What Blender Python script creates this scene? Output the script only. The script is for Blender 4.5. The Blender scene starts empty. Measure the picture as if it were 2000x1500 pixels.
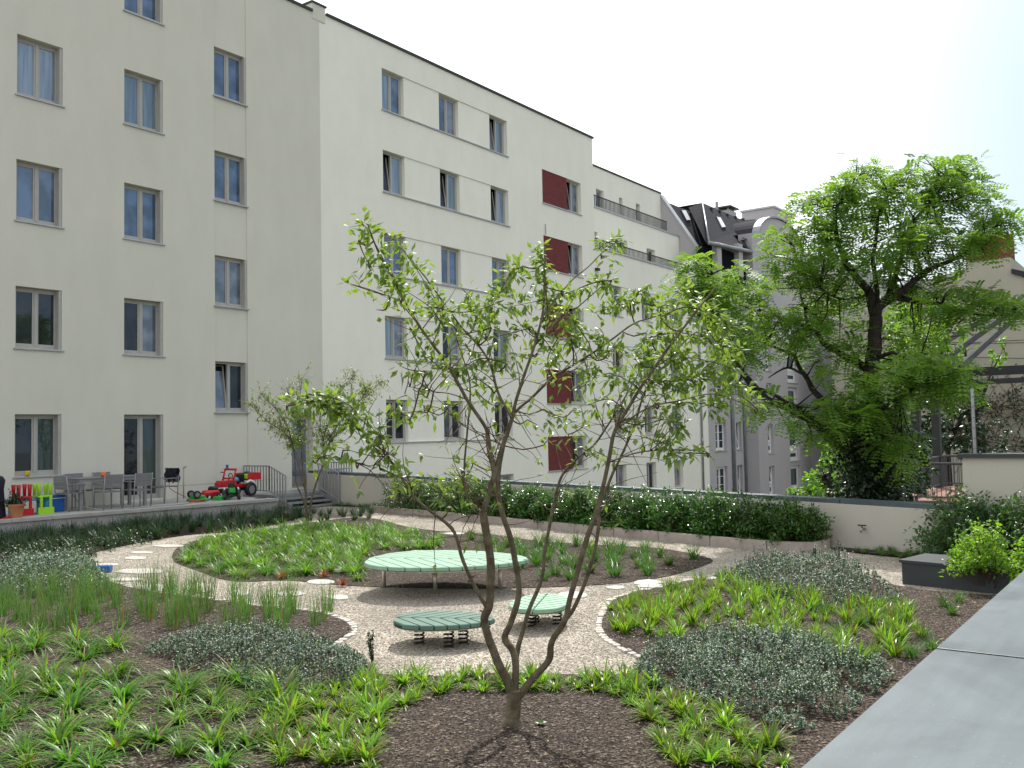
import bpy, math, random
from math import sin, cos, pi, radians
from mathutils import Vector, Matrix, noise
R = random.Random(7)
S = bpy.context.scene
COL = S.collection

# ------------------------------------------------------------------ camera
FPX = 1838.0; PITCH = radians(2.87); ROLL = radians(-1.15); YAW = radians(35.97)
CY, SY = cos(YAW), sin(YAW)
FWD = Vector((CY*cos(PITCH), SY*cos(PITCH), sin(PITCH)))
RGT0 = Vector((SY, -CY, 0)); UP0 = RGT0.cross(FWD)
def ray(px, py):
    X = (px-1000)/FPX; Y = (py-750)/FPX
    cr, sr = cos(ROLL), sin(ROLL)
    X, Y = X*cr+Y*sr, -X*sr+Y*cr
    return FWD + RGT0*X - UP0*Y
def onz(px, py, z):
    r = ray(px, py); return r*(z/r.z)
def ony(px, py, y):
    r = ray(px, py); return r*(y/r.y)
def onx(px, py, x):
    r = ray(px, py); return r*(x/r.x)
def at(px, py, d):
    r = ray(px, py); return r*(d/(r.x*CY+r.y*SY))
GZ = -2.0           # garden level
def G(px, py, z=GZ):
    p = onz(px, py, z); return (p.x, p.y)

cam = bpy.data.cameras.new("camera"); camo = bpy.data.objects.new("camera", cam); COL.objects.link(camo)
cam.sensor_width = 36; cam.lens = FPX/2000*36; cam.clip_start = .05; cam.clip_end = 2000
up = UP0*cos(ROLL) - RGT0*sin(ROLL); rt = RGT0*cos(ROLL) + UP0*sin(ROLL)
camo.matrix_world = Matrix((rt, up, -FWD)).transposed().to_4x4()
S.camera = camo

# ------------------------------------------------------------------ world and sun
SUN_AZ = radians(25); SUN_EL = radians(53)
sd = Vector((cos(SUN_AZ)*cos(SUN_EL), sin(SUN_AZ)*cos(SUN_EL), sin(SUN_EL)))
W = bpy.data.worlds.new("World"); S.world = W; W.use_nodes = True
nt = W.node_tree; nt.nodes.clear()
out = nt.nodes.new('ShaderNodeOutputWorld')
sky = nt.nodes.new('ShaderNodeTexSky'); sky.sky_type = 'NISHITA'; sky.sun_disc = False
sky.sun_elevation = SUN_EL; sky.sun_rotation = radians(90)-SUN_AZ
sky.air_density = 1.2; sky.dust_density = 3.5; sky.ozone_density = 1.0
bg = nt.nodes.new('ShaderNodeBackground'); bg.inputs['Strength'].default_value = .175
nt.links.new(sky.outputs[0], bg.inputs[0])
tc = nt.nodes.new('ShaderNodeTexCoord')
dt = nt.nodes.new('ShaderNodeVectorMath'); dt.operation = 'DOT_PRODUCT'
hz = Vector((cos(radians(72))*.93, sin(radians(72))*.93, .36)).normalized()
dt.inputs[1].default_value = hz
nt.links.new(tc.outputs['Generated'], dt.inputs[0])
mr = nt.nodes.new('ShaderNodeMapRange'); mr.interpolation_type = 'SMOOTHSTEP'
mr.inputs[1].default_value = .40; mr.inputs[2].default_value = .86; mr.inputs[3].default_value = .50; mr.inputs[4].default_value = 1.0
nt.links.new(dt.outputs['Value'], mr.inputs[0])
hb = nt.nodes.new('ShaderNodeBackground'); hb.inputs[1].default_value = 1.9
d2 = nt.nodes.new('ShaderNodeVectorMath'); d2.operation = 'DOT_PRODUCT'; d2.inputs[1].default_value = Vector((cos(radians(-25)), sin(radians(-25)), .18)).normalized(); nt.links.new(tc.outputs['Generated'], d2.inputs[0])
cr_ = nt.nodes.new('ShaderNodeValToRGB'); cr_.color_ramp.elements[0].position = .66; cr_.color_ramp.elements[1].position = .85
cr_.color_ramp.elements[0].color = (1, .987, .95, 1); cr_.color_ramp.elements[1].color = (.27, .375, .47, 1); nt.links.new(d2.outputs['Value'], cr_.inputs[0]); nt.links.new(cr_.outputs[0], hb.inputs[0])
mx = nt.nodes.new('ShaderNodeMixShader')
nt.links.new(mr.outputs[0], mx.inputs[0]); nt.links.new(bg.outputs[0], mx.inputs[1]); nt.links.new(hb.outputs[0], mx.inputs[2])
nt.links.new(mx.outputs[0], out.inputs[0])
sl = bpy.data.lights.new("sun", 'SUN'); sl.energy = 5.3; sl.angle = radians(.6); sl.color = (1, .955, .88)
so = bpy.data.objects.new("sun", sl); COL.objects.link(so)
so.rotation_euler = sd.to_track_quat('Z', 'Y').to_euler(); so.location = (0, 0, 30)
S.view_settings.view_transform = 'Standard'; S.view_settings.look = 'None'; S.view_settings.exposure = 0
S.cycles.max_bounces = 8; S.cycles.transparent_max_bounces = 8

# ------------------------------------------------------------------ materials
def mat(name, col, rough=.7, spec=.3, metal=0, var=0, vscale=6, bump=0, bscale=40, col2=None, obj_var=0, coords='Object', dist=.02, detail=4, trans=0, tcol=None):
    m = bpy.data.materials.new(name); m.use_nodes = True; n = m.node_tree; N = n.nodes; L = n.links
    b = N['Principled BSDF']; b.inputs['Base Color'].default_value = (*col, 1)
    b.inputs['Roughness'].default_value = rough; b.inputs['Specular IOR Level'].default_value = spec; b.inputs['Metallic'].default_value = metal
    t = N.new('ShaderNodeTexCoord')
    src = None
    if var or col2:
        nz = N.new('ShaderNodeTexNoise'); nz.inputs['Scale'].default_value = vscale; nz.inputs['Detail'].default_value = detail; nz.inputs['Roughness'].default_value = .6
        L.new(t.outputs[coords], nz.inputs['Vector'])
        rp = N.new('ShaderNodeValToRGB'); rp.color_ramp.elements[0].position = .32; rp.color_ramp.elements[1].position = .68
        c2 = col2 or tuple(min(1, c*(1+var)) for c in col); c1 = col if col2 else tuple(c*(1-var) for c in col)
        rp.color_ramp.elements[0].color = (*c1, 1); rp.color_ramp.elements[1].color = (*c2, 1)
        L.new(nz.outputs[0], rp.inputs[0]); src = rp.outputs[0]
        L.new(src, b.inputs['Base Color'])
    if obj_var:
        oi = N.new('ShaderNodeObjectInfo'); hs = N.new('ShaderNodeHueSaturation'); mrr = N.new('ShaderNodeMapRange')
        mrr.inputs[3].default_value = 1-obj_var; mrr.inputs[4].default_value = 1+obj_var
        L.new(oi.outputs['Random'], mrr.inputs[0]); L.new(mrr.outputs[0], hs.inputs['Value'])
        mh = N.new('ShaderNodeMapRange'); mh.inputs[3].default_value = .5-obj_var*.04; mh.inputs[4].default_value = .5+obj_var*.04
        L.new(oi.outputs['Random'], mh.inputs[0]); L.new(mh.outputs[0], hs.inputs['Hue'])
        if src: L.new(src, hs.inputs['Color'])
        else: hs.inputs['Color'].default_value = (*col, 1)
        src = hs.outputs[0]; L.new(src, b.inputs['Base Color'])
    if bump:
        nb = N.new('ShaderNodeTexNoise'); nb.inputs['Scale'].default_value = bscale; nb.inputs['Detail'].default_value = 5
        L.new(t.outputs[coords], nb.inputs['Vector'])
        bp = N.new('ShaderNodeBump'); bp.inputs['Strength'].default_value = bump; bp.inputs['Distance'].default_value = dist
        L.new(nb.outputs[0], bp.inputs['Height']); L.new(bp.outputs[0], b.inputs['Normal'])
    if trans:
        tr = N.new('ShaderNodeBsdfTranslucent'); ms = N.new('ShaderNodeMixShader'); ms.inputs[0].default_value = trans
        o = N['Material Output']
        if src and not tcol:
            g = N.new('ShaderNodeMix'); g.data_type = 'RGBA'; g.blend_type = 'MULTIPLY'; g.inputs[0].default_value = 1
            L.new(src, g.inputs[6]); g.inputs[7].default_value = (1.7, 1.55, .75, 1); L.new(g.outputs[2], tr.inputs[0])
        else: tr.inputs[0].default_value = (*(tcol or col), 1)
        L.new(b.outputs[0], ms.inputs[1]); L.new(tr.outputs[0], ms.inputs[2]); L.new(ms.outputs[0], o.inputs[0])
    return m
def leafmat(name, c1, c2, rough=.38, spec=.5, trans=.4, tcol=None, vscale=9, obj_var=.12):
    return mat(name, c1, rough=rough, spec=spec, col2=c2, vscale=vscale, detail=2, trans=trans, tcol=tcol, obj_var=obj_var)

def plaster(name, col):
    m = mat(name, col, rough=.9, spec=.12, bump=.35, bscale=90, dist=.006)
    n = m.node_tree; N = n.nodes; L = n.links; b = N['Principled BSDF']
    t = N.new('ShaderNodeTexCoord')
    a = N.new('ShaderNodeTexNoise'); a.inputs['Scale'].default_value = .45; a.inputs['Detail'].default_value = 6
    L.new(t.outputs['Object'], a.inputs['Vector'])
    mp = N.new('ShaderNodeMapping'); mp.inputs['Scale'].default_value = (.9, .9, .35); L.new(t.outputs['Object'], mp.inputs[0])
    st = N.new('ShaderNodeTexNoise'); st.inputs['Scale'].default_value = 2.2; st.inputs['Detail'].default_value = 5; L.new(mp.outputs[0], st.inputs['Vector'])
    fi = N.new('ShaderNodeTexNoise'); fi.inputs['Scale'].default_value = 28; fi.inputs['Detail'].default_value = 4; L.new(t.outputs['Object'], fi.inputs['Vector'])
    ad = N.new('ShaderNodeMath'); ad.operation = 'ADD'; L.new(a.outputs[0], ad.inputs[0]); L.new(st.outputs[0], ad.inputs[1])
    ad2 = N.new('ShaderNodeMath'); ad2.operation = 'ADD'; L.new(ad.outputs[0], ad2.inputs[0]); L.new(fi.outputs[0], ad2.inputs[1])
    mr = N.new('ShaderNodeMapRange'); mr.inputs[1].default_value = 1.0; mr.inputs[2].default_value = 2.0; mr.inputs[3].default_value = .93; mr.inputs[4].default_value = 1.05
    L.new(ad2.outputs[0], mr.inputs[0])
    mm = N.new('ShaderNodeVectorMath'); mm.operation = 'SCALE'; mm.inputs[0].default_value = col; L.new(mr.outputs[0], mm.inputs['Scale'])
    L.new(mm.outputs[0], b.inputs['Base Color'])
    return m

def glass(name, base, refl, curtain=None):
    m = bpy.data.materials.new(name); m.use_nodes = True; n = m.node_tree; N = n.nodes; L = n.links
    b = N['Principled BSDF']; b.inputs['Base Color'].default_value = (*base, 1); b.inputs['Roughness'].default_value = .6; b.inputs['Specular IOR Level'].default_value = .1
    t = N.new('ShaderNodeTexCoord')
    nz = N.new('ShaderNodeTexNoise'); nz.inputs['Scale'].default_value = 1.7; L.new(t.outputs['Object'], nz.inputs['Vector'])
    if curtain:
        mp = N.new('ShaderNodeMapping'); mp.inputs['Scale'].default_value = (1, 1, .06); L.new(t.outputs['Object'], mp.inputs[0])
        w = N.new('ShaderNodeTexNoise'); w.inputs['Scale'].default_value = 14; w.inputs['Detail'].default_value = 3; L.new(mp.outputs[0], w.inputs['Vector'])
        rp = N.new('ShaderNodeValToRGB'); rp.color_ramp.elements[0].position = .35; rp.color_ramp.elements[1].position = .62
        rp.color_ramp.elements[0].color = (*[c*.6 for c in curtain], 1); rp.color_ramp.elements[1].color = (*curtain, 1)
        L.new(w.outputs[0], rp.inputs[0]); L.new(rp.outputs[0], b.inputs['Base Color'])
    else:
        rp = N.new('ShaderNodeValToRGB'); rp.color_ramp.elements[0].position = .42; rp.color_ramp.elements[1].position = .62
        rp.color_ramp.elements[0].color = (*base, 1); rp.color_ramp.elements[1].color = (*[c*2.6+.004 for c in base], 1)
        L.new(nz.outputs[0], rp.inputs[0]); L.new(rp.outputs[0], b.inputs['Base Color'])
    g = N.new('ShaderNodeBsdfGlossy'); g.inputs['Roughness'].default_value = .02; g.inputs['Color'].default_value = (.70, .84, 1, 1)
    bp = N.new('ShaderNodeBump'); bp.inputs['Strength'].default_value = .02; bp.inputs['Distance'].default_value = .02
    L.new(nz.outputs[0], bp.inputs['Height']); L.new(bp.outputs[0], g.inputs['Normal'])
    ms = N.new('ShaderNodeMixShader'); ms.inputs[0].default_value = refl
    L.new(b.outputs[0], ms.inputs[1]); L.new(g.outputs[0], ms.inputs[2]); L.new(ms.outputs[0], N['Material Output'].inputs[0])
    return m

def granular(name, c1, c2, c3, scale, bump=.9, rough=.95):
    m = bpy.data.materials.new(name); m.use_nodes = True; n = m.node_tree; N = n.nodes; L = n.links
    b = N['Principled BSDF']; b.inputs['Roughness'].default_value = rough; b.inputs['Specular IOR Level'].default_value = .2
    t = N.new('ShaderNodeTexCoord')
    v = N.new('ShaderNodeTexVoronoi'); v.inputs['Scale'].default_value = scale; L.new(t.outputs['Object'], v.inputs['Vector'])
    sp = N.new('ShaderNodeSeparateColor'); L.new(v.outputs['Color'], sp.inputs[0])
    rp = N.new('ShaderNodeValToRGB'); e = rp.color_ramp.elements; e[0].color = (*c1, 1); e[1].color = (*c3, 1); e[1].position = .95; k = e.new(.5); k.color = (*c2, 1)
    L.new(sp.outputs[0], rp.inputs[0])
    nz = N.new('ShaderNodeTexNoise'); nz.inputs['Scale'].default_value = 1.3; nz.inputs['Detail'].default_value = 8; L.new(t.outputs['Object'], nz.inputs['Vector'])
    mr = N.new('ShaderNodeMapRange'); mr.inputs[1].default_value = .3; mr.inputs[2].default_value = .7; mr.inputs[3].default_value = .72; mr.inputs[4].default_value = 1.2; L.new(nz.outputs[0], mr.inputs[0])
    sc = N.new('ShaderNodeVectorMath'); sc.operation = 'SCALE'; L.new(rp.outputs[0], sc.inputs[0]); L.new(mr.outputs[0], sc.inputs['Scale']); L.new(sc.outputs[0], b.inputs['Base Color'])
    bp = N.new('ShaderNodeBump'); bp.inputs['Strength'].default_value = bump; bp.inputs['Distance'].default_value = .5/scale; bp.invert = True
    L.new(v.outputs['Distance'], bp.inputs['Height']); L.new(bp.outputs[0], b.inputs['Normal'])
    return m

def brickmat(name, c1, c2, mort, scale, bw=.25, bh=.07):
    m = bpy.data.materials.new(name); m.use_nodes = True; n = m.node_tree; N = n.nodes; L = n.links
    b = N['Principled BSDF']; b.inputs['Roughness'].default_value = .85
    t = N.new('ShaderNodeTexCoord'); mp = N.new('ShaderNodeMapping'); mp.inputs['Rotation'].default_value = (radians(90), 0, 0); L.new(t.outputs['Object'], mp.inputs[0])
    k = N.new('ShaderNodeTexBrick'); k.inputs['Color1'].default_value = (*c1, 1); k.inputs['Color2'].default_value = (*c2, 1); k.inputs['Mortar'].default_value = (*mort, 1)
    k.inputs['Scale'].default_value = scale; k.inputs['Brick Width'].default_value = bw; k.inputs['Row Height'].default_value = bh; k.inputs['Mortar Size'].default_value = .012
    L.new(mp.outputs[0], k.inputs['Vector']); L.new(k.outputs[0], b.inputs['Base Color'])
    return m

def weathered(name, col):
    m = mat(name, col, rough=.5, spec=.4, metal=.1, bump=.12, bscale=160, dist=.002); n = m.node_tree; N = n.nodes; L = n.links; b = N['Principled BSDF']; t = N.new('ShaderNodeTexCoord')
    a = N.new('ShaderNodeTexNoise'); a.inputs['Scale'].default_value = 1.7; a.inputs['Detail'].default_value = 7; a.inputs['Roughness'].default_value = .62; a.inputs['Distortion'].default_value = .8; L.new(t.outputs['Object'], a.inputs[0])
    mp = N.new('ShaderNodeMapping'); mp.inputs['Scale'].default_value = (1.2, 14, 1); mp.inputs['Rotation'].default_value = (0, 0, .5); L.new(t.outputs['Object'], mp.inputs[0])
    c_ = N.new('ShaderNodeTexNoise'); c_.inputs['Scale'].default_value = 2.5; c_.inputs['Detail'].default_value = 6; L.new(mp.outputs[0], c_.inputs[0])
    v = N.new('ShaderNodeTexNoise'); v.inputs['Scale'].default_value = 90; v.inputs['Detail'].default_value = 2; L.new(t.outputs['Object'], v.inputs[0])
    r1 = N.new('ShaderNodeMapRange'); r1.inputs[1].default_value = .3; r1.inputs[2].default_value = .7; r1.inputs[3].default_value = .72; r1.inputs[4].default_value = 1.35; L.new(a.outputs[0], r1.inputs[0])
    r2 = N.new('ShaderNodeMapRange'); r2.inputs[1].default_value = .35; r2.inputs[2].default_value = .65; r2.inputs[3].default_value = .92; r2.inputs[4].default_value = 1.08; L.new(c_.outputs[0], r2.inputs[0])
    r3 = N.new('ShaderNodeMapRange'); r3.inputs[1].default_value = .66; r3.inputs[2].default_value = .74; r3.inputs[3].default_value = 1.0; r3.inputs[4].default_value = 1.5; L.new(v.outputs[0], r3.inputs[0])
    p1 = N.new('ShaderNodeMath'); p1.operation = 'MULTIPLY'; L.new(r1.outputs[0], p1.inputs[0]); L.new(r2.outputs[0], p1.inputs[1]); p2 = N.new('ShaderNodeMath'); p2.operation = 'MULTIPLY'; L.new(p1.outputs[0], p2.inputs[0]); L.new(r3.outputs[0], p2.inputs[1])
    q = N.new('ShaderNodeVectorMath'); q.operation = 'SCALE'; q.inputs[0].default_value = col; L.new(p2.outputs[0], q.inputs['Scale']); L.new(q.outputs[0], b.inputs['Base Color'])
    rr = N.new('ShaderNodeMapRange'); rr.inputs[1].default_value = .3; rr.inputs[2].default_value = .7; rr.inputs[3].default_value = .38; rr.inputs[4].default_value = .62; L.new(a.outputs[0], rr.inputs[0]); L.new(rr.outputs[0], b.inputs['Roughness'])
    return m
M = {}
M['plaster_a'] = plaster('plaster_greige_shaded', (.625, .61, .53))  # darker than the cream facade; its courtyard shade is put into the colour
M['plaster_b'] = plaster('plaster_cream', (.81, .80, .71))
M['plaster_d'] = plaster('plaster_grey', (.43, .415, .425))
M['plaster_w'] = plaster('plaster_garden_wall', (.54, .51, .44))
M['plaster_e'] = plaster('plaster_old_beige', (.43, .41, .33))
M['void'] = mat('dark_interior', (.012, .013, .016), rough=1, spec=0)  # unlit depth behind openings is put into this near-black colour
M['frame'] = mat('window_frame_grey', (.40, .39, .365), rough=.45, var=.06)
M['frame_w'] = mat('window_frame_white', (.72, .72, .72), rough=.4, var=.04)
M['sill'] = mat('metal_sill', (.42, .43, .44), rough=.4, metal=.35, var=.08)
M['g_blue'] = glass('glass_sky_tinted', (.035, .055, .095), .13)  # mirrored sky is painted in as a blue base colour
M['g_dark'] = glass('glass_dark', (.008, .009, .012), .06)  # dark mirrored buildings are put into the near-black base colour
M['g_cloud'] = glass('glass_with_net_curtain', (.1, .1, .1), .14, (.22, .28, .36))
M['g_blind'] = glass('glass_with_blind', (.1, .1, .1), .14, (.15, .20, .24))
M['g_green'] = glass('glass_with_curtain', (.1, .1, .1), .08, (.05, .075, .07))
M['g_mid'] = glass('glass_grey', (.07, .075, .09), .14)
M['red_brick'] = brickmat('red_clinker', (.20, .022, .023), (.13, .016, .018), (.09, .026, .025), 1, .26, .075)
M['chim_red'] = mat('red_rendered_chimney', (.20, .04, .035), rough=.9, var=.15)
M['zinc'] = mat('zinc_sheet', (.27, .29, .31), rough=.42, metal=.5, var=.12, vscale=1.5)
M['zinc_dark'] = mat('dark_sheet_metal', (.052, .058, .064), rough=.7, spec=.25, metal=0, var=.12, vscale=2)
M['coping'] = weathered('coping_plate_grey', (.070, .092, .105))
M['slate'] = mat('slate_shingles', (.036, .037, .043), rough=.95, spec=.05, col2=(.062, .062, .070), vscale=9, detail=6, bump=.6, bscale=12, dist=.03)
M['concrete'] = mat('concrete_slab', (.40, .39, .37), rough=.9, var=.12, vscale=3, bump=.3, bscale=60)
M['kerb'] = mat('precast_kerb', (.40, .345, .31), rough=.9, var=.1, vscale=7, bump=.3, bscale=80, dist=.004)
M['steel'] = mat('galvanised_steel', (.33, .34, .35), rough=.45, metal=.55, var=.1)
M['steel_d'] = mat('dark_painted_steel', (.035, .037, .042), rough=.5, var=.15)
M['rafter'] = mat('weathered_rafter_steel', (.10, .105, .11), rough=.95, spec=.05, var=.15)
M['iron'] = mat('black_iron', (.02, .021, .024), rough=.5)
M['gravel'] = granular('gravel', (.155, .132, .105), (.33, .293, .243), (.54, .50, .43), 62)
M['mulch'] = granular('bark_mulch', (.013, .009, .007), (.036, .026, .021), (.12, .095, .075), 75, bump=1)
M['pebble'] = mat('pebble', (.21, .18, .145), rough=.9, col2=(.52, .475, .41), vscale=55, detail=1)
M['chip'] = mat('bark_chip', (.022, .015, .012), rough=.9, col2=(.25, .205, .17), vscale=45, detail=1)
M['paver'] = mat('pale_stone', (.47, .45, .41), rough=.8, var=.12, vscale=4, bump=.4, bscale=30, dist=.006)
M['sett'] = mat('pale_setts', (.46, .43, .39), rough=.85, var=.25, vscale=14)
M['leaf_tab'] = mat('green_rubber_top', (.23, .37, .275), rough=.6, spec=.35, var=.14, vscale=5, detail=8)
M['leaf_seat'] = mat('dark_green_rubber_top', (.085, .165, .13), rough=.45, spec=.5, var=.08, vscale=3)
M['leaf_seat2'] = mat('green_rubber_seat', (.24, .40, .29), rough=.5, spec=.45, var=.07, vscale=3)
M['groove'] = mat('dark_green_core', (.02, .045, .032), rough=.8)
M['leg'] = mat('brushed_steel_leg', (.52, .50, .44), rough=.35, metal=.7)
M['spring'] = mat('black_spring', (.012, .012, .014), rough=.35)
M['bark'] = mat('cherry_bark', (.065, .050, .032), rough=.9, col2=(.16, .135, .09), vscale=14, bump=.8, bscale=45, dist=.01)
M['twig'] = mat('reddish_twig', (.09, .05, .035), rough=.7, var=.25, vscale=12)
M['bark_d'] = mat('dark_bark', (.018, .014, .012), rough=.95, col2=(.05, .04, .033), vscale=10, bump=1, bscale=25, dist=.03)
M['cherry'] = leafmat('cherry_leaf', (.10, .175, .035), (.19, .29, .065), rough=.38, spec=.6, trans=.48)
M['small'] = leafmat('small_leaf', (.12, .21, .045), (.21, .32, .07), trans=.5)
M['robinia'] = leafmat('robinia_leaf', (.085, .18, .03), (.18, .33, .06), trans=.52, vscale=1.6, rough=.5)
M['maple'] = leafmat('bright_leaf', (.085, .21, .02), (.15, .32, .03), trans=.5, vscale=1.2)
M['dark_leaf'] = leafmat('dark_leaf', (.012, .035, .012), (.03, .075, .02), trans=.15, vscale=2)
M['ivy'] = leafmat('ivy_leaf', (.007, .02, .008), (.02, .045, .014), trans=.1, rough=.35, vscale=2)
M['laurel'] = leafmat('laurel_leaf', (.018, .065, .012), (.07, .19, .028), rough=.27, spec=.6, trans=.35, vscale=5)
M['yew'] = leafmat('yew_leaf', (.028, .085, .022), (.065, .165, .035), trans=.3, vscale=4)
M['lime'] = leafmat('lime_leaf', (.13, .30, .02), (.22, .42, .04), trans=.5, vscale=5)
M['rush'] = leafmat('woodrush_blade', (.045, .135, .014), (.115, .27, .028), rough=.42, spec=.45, trans=.4, obj_var=.22)
M['rush_m'] = leafmat('bright_woodrush_blade', (.08,.195,.016), (.165,.33,.03), rough=.4, spec=.45, trans=.45, obj_var=.2)
M['rush_l'] = leafmat('lime_woodrush_blade', (.10, .235, .02), (.20, .35, .04), rough=.35, spec=.5, trans=.45, obj_var=.2)
M['reed'] = leafmat('reed_grass', (.05, .13, .03), (.10, .20, .06), trans=.4, obj_var=.2)
M['tuft'] = leafmat('fine_grass', (.04, .12, .025), (.08, .19, .04), trans=.4, obj_var=.2)
M['shade_g'] = leafmat('shade_toned_grass', (.014, .045, .016), (.03, .08, .025), trans=.25, obj_var=.2)  # the building's shade over this bed is put into a darker green
M['dead'] = leafmat('dry_blade', (.16, .09, .04), (.28, .19, .08), trans=.2)
M['redleaf'] = leafmat('red_blade', (.18, .03, .015), (.26, .08, .03), trans=.35)
M['euo'] = leafmat('variegated_leaf', (.03, .085, .05), (.07, .14, .085), rough=.4, spec=.5, trans=.2, vscale=60)
M['euo_w'] = leafmat('variegated_leaf_margin', (.20, .29, .23), (.31, .40, .33), rough=.45, trans=.25)
def plastic(n, c, rough=.35): return mat(n, c, rough=rough, spec=.5, var=.05)
M['red'] = plastic('red_plastic', (.50, .012, .018)); M['lime_p'] = plastic('lime_plastic', (.33, .62, .02))
M['cyan'] = plastic('cyan_plastic', (.04, .32, .52)); M['blue'] = plastic('blue_plastic', (.01, .10, .42))
M['black'] = plastic('black_plastic', (.012, .012, .014)); M['green'] = plastic('green_plastic', (.01, .33, .045))
M['white'] = plastic('white_plastic', (.7, .7, .7)); M['yellow'] = plastic('yellow_plastic', (.70, .50, .02)); M['orange'] = plastic('orange_plastic', (.75, .13, .02))
M['terra'] = mat('terracotta', (.42, .17, .08), rough=.8, var=.12)
M['alu'] = mat('grey_aluminium', (.27, .275, .28), rough=.5, metal=.2, var=.05); M['slatg'] = mat('grey_slats', (.20, .20, .205), rough=.6, var=.08)
M['cloth'] = mat('black_fabric', (.014, .013, .022), rough=.95, var=.3, vscale=8); M['purple'] = mat('dark_cover_fabric', (.018, .014, .028), rough=.75, var=.3, vscale=5)
M['hose'] = mat('beige_hose', (.35, .32, .28), rough=.5); M['cord'] = mat('orange_cord', (.35, .10, .05), rough=.6)
M['deck'] = mat('reddish_deck_board', (.26, .14, .11), rough=.8, var=.2, vscale=3)
M['ground'] = mat('courtyard_ground', (.10, .105, .08), rough=.95, var=.4, vscale=.3)

# ------------------------------------------------------------------ mesh helpers
class MB:
    def __init__(s): s.v = []; s.f = []; s.m = []
    def poly(s, pts, m=0):
        i = len(s.v); s.v += [tuple(p) for p in pts]; s.f.append(tuple(range(i, i+len(pts)))); s.m.append(m)
    def box(s, x0, x1, y0, y1, z0, z1, m=0, M4=None):
        i = len(s.v)
        c = [(x0,y0,z0),(x1,y0,z0),(x1,y1,z0),(x0,y1,z0),(x0,y0,z1),(x1,y0,z1),(x1,y1,z1),(x0,y1,z1)]
        if M4: c = [tuple(M4 @ Vector(p)) for p in c]
        s.v += c
        for q in ((0,3,2,1),(4,5,6,7),(0,1,5,4),(1,2,6,5),(2,3,7,6),(3,0,4,7)): s.f.append(tuple(i+k for k in q)); s.m.append(m)
    def prism(s, pts, z0, z1, m=0, cham=0):
        n = len(pts); i = len(s.v)
        # counter-clockwise outline
        a = sum(pts[k][0]*pts[(k+1)%n][1]-pts[(k+1)%n][0]*pts[k][1] for k in range(n))
        if a < 0: pts = pts[::-1]
        s.v += [(p[0],p[1],z0) for p in pts]
        if cham:
            cx = sum(p[0] for p in pts)/n; cy = sum(p[1] for p in pts)/n
            s.v += [(p[0],p[1],z1-cham) for p in pts]
            ins = []
            for p in pts:
                d = Vector((p[0]-cx, p[1]-cy)); l = d.length or 1; d *= (l-cham)/l if l > cham*1.5 else .5
                ins.append((cx+d.x, cy+d.y, z1))
            s.v += ins; k3 = 3
        else:
            s.v += [(p[0],p[1],z1) for p in pts]; k3 = 2
        for r in range(k3-1):
            for k in range(n):
                q = (k+1)%n; s.f.append((i+r*n+k, i+r*n+q, i+(r+1)*n+q, i+(r+1)*n+k)); s.m.append(m)
        s.f.append(tuple(i+(k3-1)*n+k for k in range(n))); s.m.append(m)
        s.f.append(tuple(i+n-1-k for k in range(n))); s.m.append(m)
    def tube(s, pts, rad, seg=6, m=0, cap=True):
        pts = [Vector(p) for p in pts]; n = len(pts)
        if isinstance(rad, (int, float)): rad = [rad]*n
        prev = None; base = len(s.v)
        for k in range(n):
            d = (pts[min(k+1,n-1)]-pts[max(k-1,0)])
            if d.length < 1e-7: d = Vector((0,0,1))
            d.normalize()
            if prev is None: a = d.orthogonal().normalized()
            else:
                a = prev - d*prev.dot(d)
                a = a.normalized() if a.length > 1e-5 else d.orthogonal().normalized()
            prev = a; b = d.cross(a)
            for j in range(seg):
                t = 2*pi*j/seg; s.v.append(tuple(pts[k]+(a*cos(t)+b*sin(t))*rad[k]))
        for k in range(n-1):
            for j in range(seg):
                q = (j+1)%seg; s.f.append((base+k*seg+j, base+k*seg+q, base+(k+1)*seg+q, base+(k+1)*seg+j)); s.m.append(m)
        if cap:
            s.f.append(tuple(base+seg-1-j for j in range(seg))); s.m.append(m)
            s.f.append(tuple(base+(n-1)*seg+j for j in range(seg))); s.m.append(m)
    def lathe(s, prof, seg=20, m=0, c=(0,0,0)):
        b = len(s.v)
        for r, z in prof:
            for j in range(seg):
                t = 2*pi*j/seg; s.v.append((c[0]+r*cos(t), c[1]+r*sin(t), c[2]+z))
        for k in range(len(prof)-1):
            for j in range(seg):
                q = (j+1)%seg; s.f.append((b+k*seg+j, b+k*seg+q, b+(k+1)*seg+q, b+(k+1)*seg+j)); s.m.append(m)
        s.f.append(tuple(b+(len(prof)-1)*seg+j for j in range(seg))); s.m.append(m)
        s.f.append(tuple(b+seg-1-j for j in range(seg))); s.m.append(m)
    def cyl(s, p0, p1, r, seg=16, m=0): s.tube([p0, p1], r, seg, m)
    def build(s, name, mats, parent=None, smooth=False, bevel=0, loc=None):
        me = bpy.data.meshes.new(name)
        me.from_pydata(s.v, [], s.f)
        for k in (mats if isinstance(mats, (list, tuple)) else [mats]): me.materials.append(M[k])
        me.polygons.foreach_set('material_index', s.m)
        if smooth: me.polygons.foreach_set('use_smooth', [True]*len(me.polygons))
        me.update()
        o = bpy.data.objects.new(name, me); COL.objects.link(o)
        if parent: o.parent = parent
        if loc: o.location = loc
        if bevel:
            b = o.modifiers.new('bevel', 'BEVEL'); b.width = bevel; b.segments = 2; b.limit_method = 'ANGLE'
        return o
def empty(name, loc=(0,0,0), rz=0):
    o = bpy.data.objects.new(name, None); o.empty_display_size = .1; COL.objects.link(o); o.location = loc; o.rotation_euler = (0,0,rz); return o
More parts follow.
